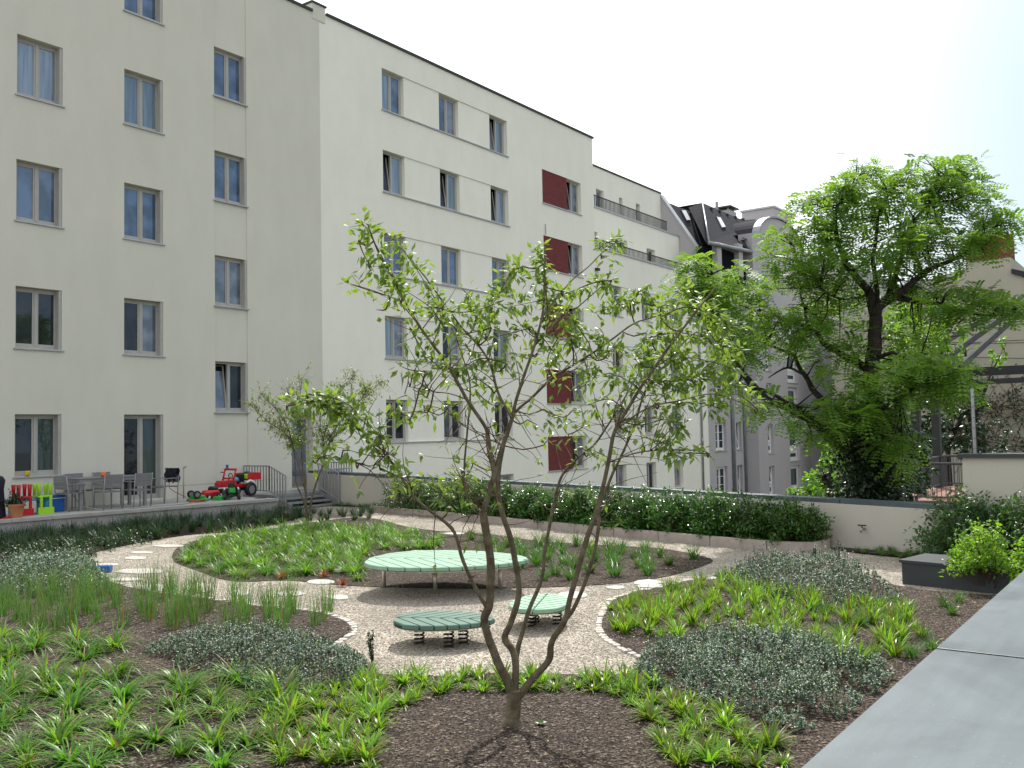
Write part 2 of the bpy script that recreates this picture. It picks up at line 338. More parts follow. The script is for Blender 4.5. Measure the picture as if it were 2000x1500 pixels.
def tag(o, label=None, cat=None, group=None, kind=None):
    if label: o['label'] = label
    if cat: o['category'] = cat
    if group: o['group'] = group
    if kind: o['kind'] = kind
    return o
def thing(name, label, cat, loc=(0,0,0), rz=0, group=None): return tag(empty(name, loc, rz), label, cat, group)
def copy_tree(o, parent=None):
    c = o.copy(); COL.objects.link(c)
    if parent: c.parent = parent
    for ch in [k for k in o.children]: copy_tree(ch, c)
    return c

# ------------------------------------------------------------------ terrain
mb = MB(); mb.poly([(-400,-400,-5.6),(700,-400,-5.6),(700,700,-5.6),(-400,700,-5.6)]); tag(mb.build('courtyard_ground', 'ground'), kind='structure')
WALL = [(19.35,21.75),(18.83,19.62),(15.57,4.79),(15.15,2.85),(15.15,-6)]
mb = MB()
mb.prism([(-6,-6),(15.4,-6),(15.4,3),(15.9,4.79),(19.2,19.62),(19.6,21.74),(-6,21.74)], -5.59, -2.0)
tag(mb.build('gravel_path', 'gravel'), kind='structure')

# ------------------------------------------------------------------ facades
FY = 21.75
def grid_wall(mb, y, u0, u1, z0, z1, cells, m=0, back=.34, mh=1, skip=()):
    """cells: list of (ua,ub,za,zb,depth,kind) later ones win; kind 'hole' closes dark at back"""
    us = sorted({u0, u1, *[min(max(k[i], u0), u1) for k in cells for i in (0, 1)]})
    zs = sorted({z0, z1, *[min(max(k[i], z0), z1) for k in cells for i in (2, 3)]})
    def dep(i, j):
        if i < 0 or j < 0 or i >= len(us)-1 or j >= len(zs)-1: return 0, m
        uc = (us[i]+us[i+1])/2; zc = (zs[j]+zs[j+1])/2; d = 0; mm = m
        for ua, ub, za, zb, dd, kd in cells:
            if ua < uc < ub and za < zc < zb:
                d = back if kd == 'hole' else dd; mm = mh if kd == 'hole' else (kd if isinstance(kd, int) else m)
        return d, mm
    for i in range(len(us)-1):
        for j in range(len(zs)-1):
            d, mm = dep(i, j); a, b, c, e = us[i], us[i+1], zs[j], zs[j+1]
            mb.poly([(a,y+d,c),(b,y+d,c),(b,y+d,e),(a,y+d,e)], mm)
            d2, m2 = dep(i+1, j)
            if abs(d2-d) > 1e-6:
                lo, hi = min(d,d2), max(d,d2)
                mb.poly([(b,y+lo,c),(b,y+hi,c),(b,y+hi,e),(b,y+lo,e)] if d2 > d else [(b,y+hi,c),(b,y+lo,c),(b,y+lo,e),(b,y+hi,e)], m)
            d3, m3 = dep(i, j+1)
            if abs(d3-d) > 1e-6:
                lo, hi = min(d,d3), max(d,d3); mb.poly([(a,y+lo,e),(b,y+lo,e),(b,y+hi,e),(a,y+hi,e)], m)

def window(parent, u0, u1, z0, z1, y, panes=('g_blue','g_blue'), fm='frame', tilt=0, sill=True, depth=.17, fw=.055, split=None, bars=0, name='window', hdl=False, reveal=0):
    """frame set back in the opening; panes as sub-parts; tilt=1 tips the left sash inwards at the top"""
    mb = MB(); yf = y+depth; t = .06
    u0 += .004; u1 -= .004; z0 += .004; z1 -= .004
    mb.box(u0, u0+fw, yf, yf+t, z0, z1); mb.box(u1-fw, u1, yf, yf+t, z0, z1)
    mb.box(u0+fw, u1-fw, yf, yf+t, z1-fw, z1); mb.box(u0+fw, u1-fw, yf, yf+t, z0, z0+fw*1.3)
    if reveal: mb.box(u1-fw*1.2, u1-.002, y+.02, yf, z0, z1)   # guide rail for the blind
    n = len(panes); W_ = (u1-u0-2*fw); mw = fw*1.15
    edges = []
    if split: xs = [u0+fw, u0+fw+W_*split, u1-fw]
    else: xs = [u0+fw+W_*k/n for k in range(n+1)]
    for k in range(1, n): mb.box(xs[k]-mw/2, xs[k]+mw/2, yf-.012, yf+t-.001, z0+fw*1.3, z1-fw)
    wo = mb.build(name, fm, parent, bevel=0)
    for k in range(n):
        a = xs[k]+(mw/2 if k else 0); b = xs[k+1]-(mw/2 if k < n-1 else 0); za = z0+fw*1.3; zb = z1-fw
        s = fw*.75
        sm = MB()
        sm.box(a,a+s,0,.045,0,zb-za); sm.box(b-s,b,0,.045,0,zb-za); sm.box(a+s,b-s,0,.045,zb-za-s,zb-za); sm.box(a+s,b-s,0,.045,0,s)
        for q in range(bars):
            zz = (zb-za)*(q+1)/(bars+1); sm.box(a+s, b-s, .004, .03, zz-.014, zz+.014)
        so_ = sm.build('sash', fm, wo, loc=(0, yf+.008, za))
        pm = MB(); pm.poly([(a+s, .02, s), (b-s, .02, s), (b-s, .02, zb-za-s), (a+s, .02, zb-za-s)])
        po = pm.build('pane', panes[k], wo, loc=(0, yf+.008, za))
        if tilt and k == tilt-1:
            so_.rotation_euler = (radians(-7.5), 0, 0); po.rotation_euler = (radians(-7.5), 0, 0)
    if sill:
        sb = MB(); ov = .05 if sill is True else 0
        sb.box(u0-ov+.001, u1+ov-.001, y-.045, yf+.001, z0-.045, z0-.012); so2 = sb.build('sill', 'sill', wo)
    return wo

# ---- building A (left, nearest)
A = thing('apartment_building', 'shaded greige rendered apartment building with the ground floor terrace and double casement windows', 'building')
FA = 2.949
colA = [(10.68,11.77),(13.38,14.49)]
cells = [(16.1,17.2,-1.28,12.85,.03,'rec')]
wins = []
specs = {(0,0):('g_cloud','g_cloud'),(0,1):('g_blue','g_blue'),(0,2):('g_dark','g_dark'),(0,3):('g_dark','g_green'),
         (1,0):('g_blind','g_blind'),(1,1):('g_blue','g_blue'),(1,2):('g_dark','g_mid'),(1,-1):('g_blue','g_blue')}
for c, (a, b) in enumerate(colA):
    for j in range(-1, 4):
        if c == 0 and j == -1: continue
        zt = 9.46-FA*j
        if c == 1 and j == 3: cells.append((a, b, -1.54, zt, 0, 'hole')); wins.append((a, b, -1.54, zt, ('g_dark','g_green'), 0, 'glazed_door', False)); continue
        cells.append((a, b, zt-1.42, zt, 0, 'hole')); wins.append((a, b, zt-1.42, zt, specs[(c, j)], 0, 'window', True))
for j in range(4):
    zt = 10.94-FA*j; cells.append((16.1, 17.2, zt-1.40, zt, 0, 'hole'))
    wins.append((16.1, 17.2, zt-1.40, zt, ('g_blue','g_blue') if j < 2 else ('g_mid','g_mid') if j == 2 else ('g_mid', 'g_dark'), 1 if j == 3 else 0, 'window', True))
cells.append((18.78, 19.62, -1.56, .60, 0, 'hole'))
cells.append((5, 10.3, -1.275, -1.255, .015, 'rec')); cells.append((14.6, 18.7, -1.275, -1.255, .015, 'rec'))
mb = MB(); grid_wall(mb, FY, 4, 20.03, -5.5, 13.2, cells)
mb.poly([(20.03,FY,-5.5),(20.03,34,-5.5),(20.03,34,13.2),(20.03,FY,13.2)]); mb.poly([(4,FY,-5.5),(4,34,-5.5),(4,34,13.2),(4,FY,13.2)][::-1])
mb.poly([(4,34,-5.5),(20.03,34,-5.5),(20.03,34,13.2),(4,34,13.2)][::-1])
mb.poly([(4,FY,13.2),(20.03,FY,13.2),(20.03,34,13.2),(4,34,13.2)])
mb.build('wall', ['plaster_a','void'], A)
for a, b, z0, z1, p, tl, nm, sl_ in wins: window(A, a, b, z0, z1, FY, p, tilt=tl, name=nm, sill=sl_, reveal=1)
d = window(A, 18.78, 19.62, -1.56, .60, FY, ('g_mid',), name='door', sill=False, fw=.07)
mb = MB(); mb.box(18.86,19.54,FY+.15,FY+.168,-1.5,-1.22); mb.build('kick_plate','slatg',d)
mb = MB(); mb.box(3.98,19.74,FY-.05,FY+.35,13.2,13.28); mb.build('roof_edge','zinc_dark',A)
mb = MB(); mb.box(19.74,20.28,FY-.012,FY+8,13.0,13.5); mb.build('fire_wall_parapet','plaster_a',A)
mb = MB(); mb.box(19.70,20.32,FY-.05,FY+8.04,13.502,13.56); mb.build('parapet_cap','zinc_dark',A)

# ---- building B (cream, with window bands and red panels, stepping down to the right)
B = thing('apartment_building', 'cream rendered apartment building with red brick panels beside some windows and two set back terraces', 'building')
FB = 2.81
cells = []; wins = []
cb = [(22.84,23.95),(25.84,26.95),(28.87,29.98)]
pb = [[('g_cloud','g_blue',0),('g_blue','g_mid',0),('g_mid','g_blind',1)],
      [('g_dark','g_cloud',1),('g_dark','g_blind',1),('g_dark','g_cloud',1)],
      [('g_mid','g_blue',0),('g_blue','g_blue',0),('g_blue','g_mid',0)],
      [('g_cloud','g_mid',0),('g_dark','g_mid',0),('g_dark','g_mid',0)],
      [('g_dark','g_dark',0),('g_mid','g_dark',0),('g_dark','g_dark',0)]]
for j in range(5):
    zt = 12.376-FB*j
    cells.append((22.84, 29.98, zt-1.42, zt, .035, 'rec'))
    for c, (a, b) in enumerate(cb):
        cells.append((a, b, zt-1.42, zt, 0, 'hole')); p = pb[j][c]
        wins.append((a, b, zt-1.42, zt, p[:2], p[2], 'window', False))
cells.append((28.87, 29.98, 1.14-FB-1.42, 1.14-FB, 0, 'hole')); wins.append((28.87, 29.98, 1.14-FB-1.42, 1.14-FB, ('g_blind','g_mid'), 0, 'window', True))
for j in range(5):
    zt = 10.98-FB*j
    cells.append((32.43, 35.5, zt-1.42, zt, .02, 2)); cells.append((34.36, 35.5, zt-1.42, zt, 0, 'hole'))
    wins.append((34.36, 35.5, zt-1.42, zt, ('g_dark','g_mid'), 1 if j < 4 else 0, 'window', True))
mb = MB(); grid_wall(mb, FY+.01, 20.035, 36.6, -5.5, 13.28, cells)
mb.poly([(36.6,FY+.01,-5.5),(36.6,34,-5.5),(36.6,34,13.28),(36.6,FY+.01,13.28)]); mb.poly([(20.035,FY+.01,13.28),(36.6,FY+.01,13.28),(36.6,34,13.28),(20.035,34,13.28)])
cells2 = []; cw = [(38.0,39.0),(41.0,42.0),(44.0,45.0)]
for j in range(4):
    zt = 6.72-2.795*j
    if j < 3: cells2.append((38.0, 45.0, zt-1.42, zt, .03, 'rec'))
    for a, b in cw:
        cells2.append((a, b, zt-1.42, zt, 0, 'hole')); wins.append((a, b, zt-1.42, zt, R.choice([('g_dark','g_mid'),('g_mid','g_blue'),('g_dark','g_dark')]), R.choice([0,0,1]), 'window', True))
grid_wall(mb, FY+.01, 36.6, 48.3, -5.5, 8.25, cells2)
mb.poly([(48.3,FY+.01,-5.5),(48.3,34,-5.5),(48.3,34,8.25),(48.3,FY+.01,8.25)]); mb.poly([(36.6,FY+.01,8.25),(48.3,FY+.01,8.25),(48.3,34,8.25),(36.6,34,8.25)])
c4 = []; w4 = []
for (xa, ya, xb, yb) in ((1161,452,1168,500),(1210,466,1226,507),(1263,484,1280,520)):
    p = ony(xa, ya, 23.0); q = ony(xb, yb, 23.0); c4.append((p.x, q.x, 8.3 if xa < 1250 else q.z, p.z, 0, 'hole')); w4.append((p.x, q.x, 8.3 if xa < 1250 else q.z, p.z, 23.0))
grid_wall(mb, 23.0, 36.61, 47.88, 8.25, 10.68, c4)
mb.poly([(36.61,23.0,10.68),(47.88,23.0,10.68),(47.88,34,10.68),(36.61,34,10.68)])
c5 = []
for (xa, ya, xb, yb) in ((1164,368,1180,420),(1209,385,1217,430),(1242,397,1251,440)):
    p = ony(xa, ya, 24.07); q = ony(xb, yb, 24.07); c5.append((p.x, q.x, 10.75, p.z, 0, 'hole')); w4.append((p.x, q.x, 10.75, p.z, 24.07))
grid_wall(mb, 24.07, 36.61, 47.88, 10.68, 13.3, c5)
mb.poly([(36.61,24.07,13.3),(47.88,24.07,13.3),(47.88,34,13.3),(36.61,34,13.3)])
mb.poly([(20.035,34,-5.5),(48.3,34,-5.5),(48.3,34,8.25),(20.035,34,8.25)][::-1])
mb.build('wall', ['plaster_b','void','red_brick'], B)
for a, b, z0, z1, p, tl, nm, sl_ in wins: window(B, a, b, z0, z1, FY+.01, p, tilt=tl, sill=sl_)
for a, b, z0, z1, y in w4: window(B, a, b, z0, z1, y, ('g_mid','g_dark') if b-a > .8 else ('g_mid',), sill=False)
for j in range(5):
    zt = 12.376-FB*j-1.42; mb = MB(); mb.box(22.80, 30.03, FY-.045, FY+.18, zt-.045, zt-.005); mb.build('sill', 'sill', B)
    zt = 10.98-FB*j-1.42; mb = MB(); mb.box(32.40, 34.30, FY-.045, FY+.028, zt-.045, zt-.005); mb.build('sill', 'sill', B)
for nm, a, b, y, z in (('roof_edge',20.33,36.66,FY,13.28),('roof_edge',36.665,47.95,24.07,13.3),('terrace_coping',36.62,48.0,23.0,10.68),('terrace_coping',36.62,48.34,FY,8.25)):
    mb = MB(); mb.box(a, b, y-.05, y+.35, z, z+.08); mb.build(nm, 'zinc_dark' if nm == 'roof_edge' else 'sill', B)
def railing(parent, a, b, y, z0, h, sp=.13):
    mb = MB(); mb.box(a, b, y-.02, y+.02, z0+h-.04, z0+h); mb.box(a, b, y-.015, y+.015, z0+.03, z0+.06)
    k = a
    while k < b: mb.box(k, k+.045, y-.009, y+.009, z0+.06, z0+h-.04); k += sp
    mb.build('terrace_railing', 'iron', parent)
railing(B, 36.66, ony(1304,450,23.1).x, 23.15, 10.76, .62)
railing(B, 36.66, 46.5, FY+.12, 8.33, .42)
mb = MB(); mb.tube([(47.3,FY-.07,-5.5),(47.3,FY-.07,8.2)], .055, 8); mb.tube([(47.3,FY-.07,-.95),(47.3,FY-.07,-.55)], .07, 8); mb.build('downpipe','zinc',B,smooth=True)
mb = MB(); p = ony(1166,452,FY-.1); mb.tube([ony(1166,450,FY-.05), ony(1066.5,446,FY-.05)][:1]+[Vector(ony(1166,450,FY-.05))+Vector((0,0,.1))], .02); 
mb = MB(); q = ony(1066, 458, FY-.03); mb.tube([q, q+Vector((0,0,.45))], .018); mb.build('vent_pipe','zinc',B)
mb = MB(); q = ony(1168, 526, FY-.1); mb.box(q.x-.1,q.x+.12,FY-.14,FY,q.z-.06,q.z+.06); mb.build('camera','iron',B)

# ---- building D (grey, with slate mansard, skylights and arched tower)
D = thing('apartment_building', 'grey apartment building with dark slate mansard roof, skylights and an arched gable', 'building')
mb = MB(); cells = []; dw = []
for k in range(-2, 4):
    zt = .26+2.50*k
    cells += [(49.25,50.75,zt-1.6,zt,0,'hole'),(52.2,52.95,zt-1.6,zt,0,'hole')]
    dw += [(49.25,50.75,zt-1.6,zt,FY+.02,2),(52.2,52.95,zt-1.6,zt,FY+.02,1)]
grid_wall(mb, FY+.02, 48.31, 53.4, -5.5, 9.5, cells)
TY = 20.9
mb.poly([(53.4,FY+.02,-5.5),(53.4,TY,-5.5),(53.4,TY,11.5),(53.4,FY+.02,11.5)])
# tower front, then a bay that turns away
cells = []
for k in range(-2, 4):
    zt = .10+2.50*k
    cells += [(54.9,55.8,zt-1.75,zt,0,'hole'),(58.6,60.4,zt-2.35,zt-.15,0,'hole')]
    dw += [(54.9,55.8,zt-1.75,zt,TY,3),(58.6,60.4,zt-2.35,zt-.15,TY,4)]
grid_wall(mb, TY, 53.4, 62.5, -5.5, 11.5, cells)
mb.poly([(62.5,TY,-5.5),(66,19.6,-5.5),(66,19.6,11.5),(62.5,TY,11.5)]); mb.poly([(66,19.6,-5.5),(80,19.2,-5.5),(80,19.2,11.5),(66,19.6,11.5)])
mb.poly([(53.4,TY,11.5),(62.5,TY,11.5),(66,19.6,11.5),(80,19.2,11.5),(80,34,11.5),(53.4,34,11.5)])
# arched gable over the tower
ac = 58.3; rw = 3.9; ah = 1.6; n = 18
arc = [(ac+rw*cos(pi-pi*i/n), 11.5+ah*sin(pi*i/n)) for i in range(n+1)]
mb.poly([(x, TY, z) for x, z in arc][::-1])
for i in range(n):
    (a, b), (c_, e) = arc[i], arc[i+1]; pass
# party wall triangle with sloping verge
mb.poly([(47.9,FY,8.2),(47.9,FY,9.6),(47.9,24.07,13.2),(47.9,27,13.2),(47.9,27,8.2)]); mb.poly([(48.32,FY,8.2),(48.32,FY,9.6),(48.32,24.07,13.2),(48.32,27,13.2),(48.32,27,8.2)][::-1])
mb.poly([(47.9,FY,8.3),(48.32,FY,8.3),(48.32,FY,9.6),(47.9,FY,9.6)])
# roof box behind the arch
q1 = ony(1511,405,23.6); q2 = onx(1449,420,q1.x); q3 = ony(1545,420,23.6); mb.box(q1.x, q3.x, 23.6, q2.y, 11.0, q1.z)
mb.build('wall', ['plaster_d','void'], D)
mb = MB(); mb.poly([(47.86,FY-.06,9.6),(48.36,FY-.06,9.6),(48.36,24.09,13.3),(47.86,24.09,13.3)]); mb.poly([(47.86,FY-.06,9.6),(47.86,24.09,13.3),(47.86,24.09,13.18),(47.86,FY-.06,9.42)]); mb.box(47.86,48.36,24.09,27,13.2,13.3); mb.build('verge_flashing','sill',D)
mb = MB(); off = [(x, z) for x, z in arc]
for i in range(n):
    (a, b), (c_, e) = arc[i], arc[i+1]
    A2 = ac+(a-ac)*1.03; B2 = 11.5+(b-11.5)*1.06; C2 = ac+(c_-ac)*1.03; E2 = 11.5+(e-11.5)*1.06
    mb.poly([(A2,TY-.12,B2),(C2,TY-.12,E2),(C2,TY+.35,E2),(A2,TY+.35,B2)]); mb.poly([(a,TY-.12,b),(c_,TY-.12,e),(C2,TY-.12,E2),(A2,TY-.12,B2)]); 
mb.build('arch_cap','zinc',D)
mb = MB(); mb.box(q1.x-.1,q3.x+.1,23.5,q2.y+.1,q1.z+.002,q1.z+.12); mb.build('roof_box_cap','sill',D)
# mansard: slope 1 near the party wall, slope 2 projecting hip
mb = MB()
def slope(u0, u1, y0, z0, y1, z1): mb.poly([(u0,y0,z0),(u1,y0,z0),(u1,y1,z1),(u0,y1,z1)])
slope(48.36, 53.4, 21.9, 8.9, 24.2, 13.05)
R2 = [ony(1382,475,21.0), ony(1465,492,21.0), ony(1471,438.5,23.6), ony(1372,396,23.6)]
mb.poly([R2[0], R2[1], R2[2], R2[3]])
back = Vector((R2[3].x, 27, R2[3].z)); mb.poly([R2[0], R2[3], ony(1345,405,24.3), ony(1378,473,21.95)])
mb.poly([R2[3], R2[2], R2[2]+Vector((0,5,0)), R2[3]+Vector((0,5,0))])
r5 = [ony(1447,430,23.6), ony(1500,455,21.2), ony(1465,492,21.0)]
mb.poly([r5[2], ony(1445,470,21.2), ony(1480,462,21.2), ony(1475,428,23.4), r5[0]])
for i in range(n):
    (a, b), (c_, e) = arc[i], arc[i+1]; mb.poly([(a,TY+.02,b),(c_,TY+.02,e),(c_,TY+3.2,e),(a,TY+3.2,b)])
mb.poly([(48.36,24.28,8.2),(62,24.28,8.2),(62,24.28,13.0),(48.36,24.28,13.0)])
mb.poly([(48.36,24.2,13.05),(53.4,24.2,13.05),(53.4,27,13.05),(48.36,27,13.05)])
mb.build('mansard_roof', 'slate', D)
mb = MB(); a = R2[0]+Vector((0,-.1,0)); b = R2[1]+Vector((0,-.1,0)); mb.tube([a, b], .11, 8); mb.tube([a, R2[3]], .05, 6)
mb.tube([b, ony(1462,470,21.2)], .05, 6); mb.build('gutter','zinc',D,smooth=True)
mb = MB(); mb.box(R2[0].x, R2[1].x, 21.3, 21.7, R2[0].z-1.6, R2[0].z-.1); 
mb.build('loggia_recess_shade','void',D)  # black box; the shade of the loggia recess is its colour
for xa in (1398, 1440):
    q = ony(xa+4, 500, 21.1); mb = MB(); mb.box(q.x-.3,q.x+.3,21.0,21.3,q.z-1.2,q.z+.7); mb.build('loggia_pier','plaster_d',D)
def skylight(pts, y, nm='skylight'):
    P = [ony(x, yy, y+dy) for x, yy, dy in pts]; nrm = (P[1]-P[0]).cross(P[3]-P[0]).normalized()
    if nrm.y > 0: nrm = -nrm
    P = [p+nrm*.12 for p in P]; c0 = sum(P, Vector())/4
    o = MB(); o.poly(P); big = [c0+(p-c0)*1.18 for p in P]
    for i in range(4): o.poly([big[i], big[(i+1)%4], P[(i+1)%4], P[i]]); o.poly([big[i], big[(i+1)%4], big[(i+1)%4]-nrm*.16, big[i]-nrm*.16])
    f = o.build(nm, 'frame_w', D); g = MB(); g.poly([c0+(p-c0)*.9+nrm*.01 for p in P]); g.build('pane','g_cloud',f)
def sl_on(px, py, z0y0, dz):  # y on slope plane for a pixel
    (y0, z0, k) = z0y0; r = ray(px, py); t = (y0*k - z0)/(r.y*k - r.z); return r*t
def sky2(quad, pl):
    P = [sl_on(x, y, pl, 0) for x, y in quad]; nrm = (P[1]-P[0]).cross(P[3]-P[0]).normalized()
    if nrm.dot(Vector((-.3,-1,.5))) < 0: nrm = -nrm
    P = [p+nrm*.10 for p in P]; c0 = sum(P, Vector())/4; big = [c0+(p-c0)*1.15-nrm*.02 for p in P]
    o = MB()
    for i in range(4): o.poly([big[i], big[(i+1)%4], P[(i+1)%4], P[i]]); o.poly([big[i], big[(i+1)%4], big[(i+1)%4]-nrm*.14, big[i]-nrm*.14])
    f = o.build('skylight', 'zinc_dark', D); g = MB(); g.poly([p+nrm*.004 for p in P]); g.build('pane','frame_w',f)
pl1 = (21.9, 8.9, (13.05-8.9)/2.3); pl2 = (21.0, R2[0].z, (R2[3].z-R2[0].z)/2.6)
sky2([(1329,413),(1337,413),(1346,431),(1339,432)], pl1); sky2([(1398,426),(1405,427),(1415,445),(1408,446)], pl2)
sky2([(1372,484),(1381,488),(1396,508),(1384,506)], (21.6, 8.9, 1.8))
for x, y in ((1388,409),(1404,414),(1419,420),(1435,425),(1450,429),(1464,434),(1348,418)):
    p = sl_on(x, y, pl2 if x > 1360 else pl1, 0); mb = MB(); mb.box(p.x-.11,p.x+.11,p.y-.12,p.y+.1,p.z-.05,p.z+.07); mb.build('roof_vent','iron',D)
q = ony(1423,412,25.5); mb = MB(); mb.box(q.x-.6,q.x+.6,25.2,26.2,q.z-2,q.z-.05); mb.box(q.x-.5,q.x-.4,25.3,25.4,q.z-.05,q.z+.12); mb.box(q.x+.4,q.x+.5,25.3,25.4,q.z-.05,q.z+.12); ch = mb.build('chimney','plaster_d',D)
mb = MB(); mb.prism([(q.x-.75,25.0),(q.x+.75,25.0),(q.x+.75,26.4),(q.x-.75,26.4)], q.z+.12, q.z+.24, cham=.1); mb.build('chimney_cap','iron',ch)
q = ony(1400,403,25); mb = MB(); mb.tube([q-Vector((0,0,1)), q+Vector((0,0,.3))], .1, 8); mb.build('flue','zinc',D)
for a, b, z0, z1, y, kd in dw:
    if kd == 1: window(D, a, b, z0, z1, y, ('g_mid',), fm='frame_w', sill=True, bars=2, tilt=1)
    elif kd == 2: window(D, a, b, z0, z1, y, (R.choice(['g_mid','g_blue']),'g_dark'), fm='frame_w', sill=True, bars=2, fw=.08)
    elif kd == 3:
        window(D, a, b, z0+.62, z1, y, ('g_dark',), fm='frame_w', sill=False, fw=.09, tilt=1); window(D, a, b, z0, z0+.61, y, ('g_blue',), fm='frame_w', sill=True, fw=.09)
    else:
        window(D, a, b, z0+.7, z1, y, ('g_green',), fm='frame_w', sill=False, fw=.12); window(D, a, b, z0, z0+.69, y, ('g_dark',), fm='frame_w', sill=True, fw=.12)
for u in (51.5, 53.25):
    mb = MB(); mb.tube([(u,FY-.08,-5.5),(u,FY-.08,9.4)], .07 if u > 52 else .11, 8); mb.build('downpipe','zinc',D,smooth=True)

# ---- building E (right, old beige gable with red chimney)
Eb = thing('gable_house', 'old beige rendered gable wall with a red chimney top behind the steel frame', 'building')
k = 60/34; UX = 60
mb = MB()
prof = [(4.28*k-14,-3),(4.28*k-14,-2*k),(2.2*k,3.0*k),(4.28*k,4.60*k),(4.63*k,4.92*k),(4.63*k,5.34*k),(5.97*k,5.28*k),(5.97*k,5.05*k),(8.3*k,4.5*k),(11*k,3.0*k),(12*k,-5.5)]
prof = [(-20,-5.5),(-20,-1*k),(4.28*k,4.60*k),(4.63*k,4.92*k),(4.63*k,5.34*k),(5.97*k,5.28*k),(5.97*k,5.10*k),(8.3*k,4.6*k),(10.5*k,3.4*k),(10.5*k,-5.5)]
mb.poly([(UX,y,z) for y,z in prof])
for i in range(len(prof)-1):
    (a,b),(c_,e) = prof[i],prof[i+1]; mb.poly([(UX,a,b),(UX,c_,e),(UX+6,c_,e),(UX+6,a,b)])
mb.build('wall','plaster_e',Eb)
mb = MB(); mb.box(UX-.03,UX+1.6,4.63*k,5.97*k,5.31*k,6.05*k); mb.build('chimney','chim_red',Eb)
mb = MB(); mb.poly([(UX-.15,4.62*k,4.92*k),(UX-.15,-20,-1*k+.1),(UX+6,-20,-1*k+.1),(UX+6,4.62*k,4.92*k)]); mb.poly([(UX-.15,4.62*k,4.92*k),(UX-.15,-20,-1*k+.1),(UX-.15,-20,-1*k-.3),(UX-.15,4.62*k,4.92*k-.3)])
mb.poly([(UX+6,4.8*k,5.3*k),(UX+6,4.0*k,4.95*k),(UX+9,3.2*k,4.0*k),(UX+9,5*k,4*k)]); mb.build('roof','slate',Eb)
mb = MB()
for x0,y0,x1,y1 in ((1800,668,2000,664),(1820,690,2000,700),(1850,720,2000,716),(1900,640,2000,632)):
    a = onx(x0,y0,59.8); b = onx(x1,y1,59.8); mb.tube([a, (a+b)/2-Vector((0,0,.1)), b], .025, 4)
mb.build('wall_cable','iron',Eb)
# ------------------------------------------------------------------ garden walls, copings, kerb
def wall_run(name, pts, z0, tops, th, mat_, label, cat, cop_over=.06, cop_th=.07, cap='coping', joints=()):
    t = thing(name, label, cat); w = MB(); cp = MB()
    def offs(i, o):
        d = Vector((0,0))
        if i > 0: d += (Vector(pts[i])-Vector(pts[i-1])).normalized()
        if i < len(pts)-1: d += (Vector(pts[i+1])-Vector(pts[i])).normalized()
        d.normalize(); n_ = Vector((-d.y, d.x)); return Vector(pts[i])+n_*o
    for i in range(len(pts)-1):
        a, b, c_, e = offs(i,0), offs(i+1,0), offs(i+1,th), offs(i,th); za, zb = tops[i], tops[i+1]
        w.poly([(a.x,a.y,z0),(b.x,b.y,z0),(b.x,b.y,zb),(a.x,a.y,za)]); w.poly([(e.x,e.y,z0),(c_.x,c_.y,z0),(c_.x,c_.y,zb),(e.x,e.y,za)][::-1])
        w.poly([(a.x,a.y,za),(b.x,b.y,zb),(c_.x,c_.y,zb),(e.x,e.y,za)])
        if i == 0: w.poly([(a.x,a.y,z0),(a.x,a.y,za),(e.x,e.y,za),(e.x,e.y,z0)])
        if i == len(pts)-2: w.poly([(b.x,b.y,z0),(b.x,b.y,zb),(c_.x,c_.y,zb),(c_.x,c_.y,z0)][::-1])
        # coping plates
        L = (Vector(pts[i+1])-Vector(pts[i])).length; n = max(1, round(L/2.9))
        a, b, c_, e = offs(i,-cop_over), offs(i+1,-cop_over), offs(i+1,th+cop_over), offs(i,th+cop_over)
        for q in range(n):
            g = .008/L; f0 = q/n+g; f1 = (q+1)/n-g
            P = [a.lerp(b,f0), a.lerp(b,f1), e.lerp(c_,f1), e.lerp(c_,f0)]; Z = [za+(zb-za)*f0, za+(zb-za)*f1, za+(zb-za)*f1, za+(zb-za)*f0]
            lo = [(p.x,p.y,z+.002) for p,z in zip(P,Z)]; hi = [(p.x,p.y,z+cop_th) for p,z in zip(P,Z)]
            cp.poly(hi); cp.poly(lo[::-1])
            for s_ in range(4): cp.poly([lo[s_], lo[(s_+1)%4], hi[(s_+1)%4], hi[s_]])
    w.build('wall', mat_, t); cp.build('coping', cap, t)
    return t
wall_run('garden_wall', [(15.57,4.79)][:0]+[(15.05,2.75),(15.57,4.79),(16.55,9.2),(17.6,13.95),(18.83,19.62),(19.3,21.7)], -5.5, [-1.31,-1.29,-1.245,-1.2,-1.15,-1.13], -.42, 'plaster_w', 'low beige garden wall with grey coping running behind the hedge', 'wall')
t = thing('garden_wall', 'taller beige wall at right carrying the wire mesh fence', 'wall')
mb = MB(); mb.box(15.25,15.65,-6,2.84,-2.1,-.53); mb.build('wall','plaster_w',t); mb = MB(); mb.box(15.19,15.71,-6.02,2.90,-.528,-.47); mb.build('coping','zinc_dark',t)
# foreground parapet: coping plates 2 m long
t = thing('parapet_wall', 'foreground parapet with wide blue-grey metal coping plates', 'wall')
mb = MB(); mb.box(-4,16,.06,.53,-2.6,-.675); mb.build('wall','plaster_w',t)
ja = 2.71; mb = MB()
for q in range(-3, 7):
    a = ja+2.0*q+.008; b = ja+2.0*(q+1)-.008
    if b > 15.1: b = 15.1
    mb.box(a, b, -.02, .59, -.672, -.60)
mb.build('coping', 'coping', t, bevel=.0015)
mb = MB(); mb.box(-3.2, 15.0, .0, .57, -.6735, -.6725); mb.build('joint_backing','void',t)
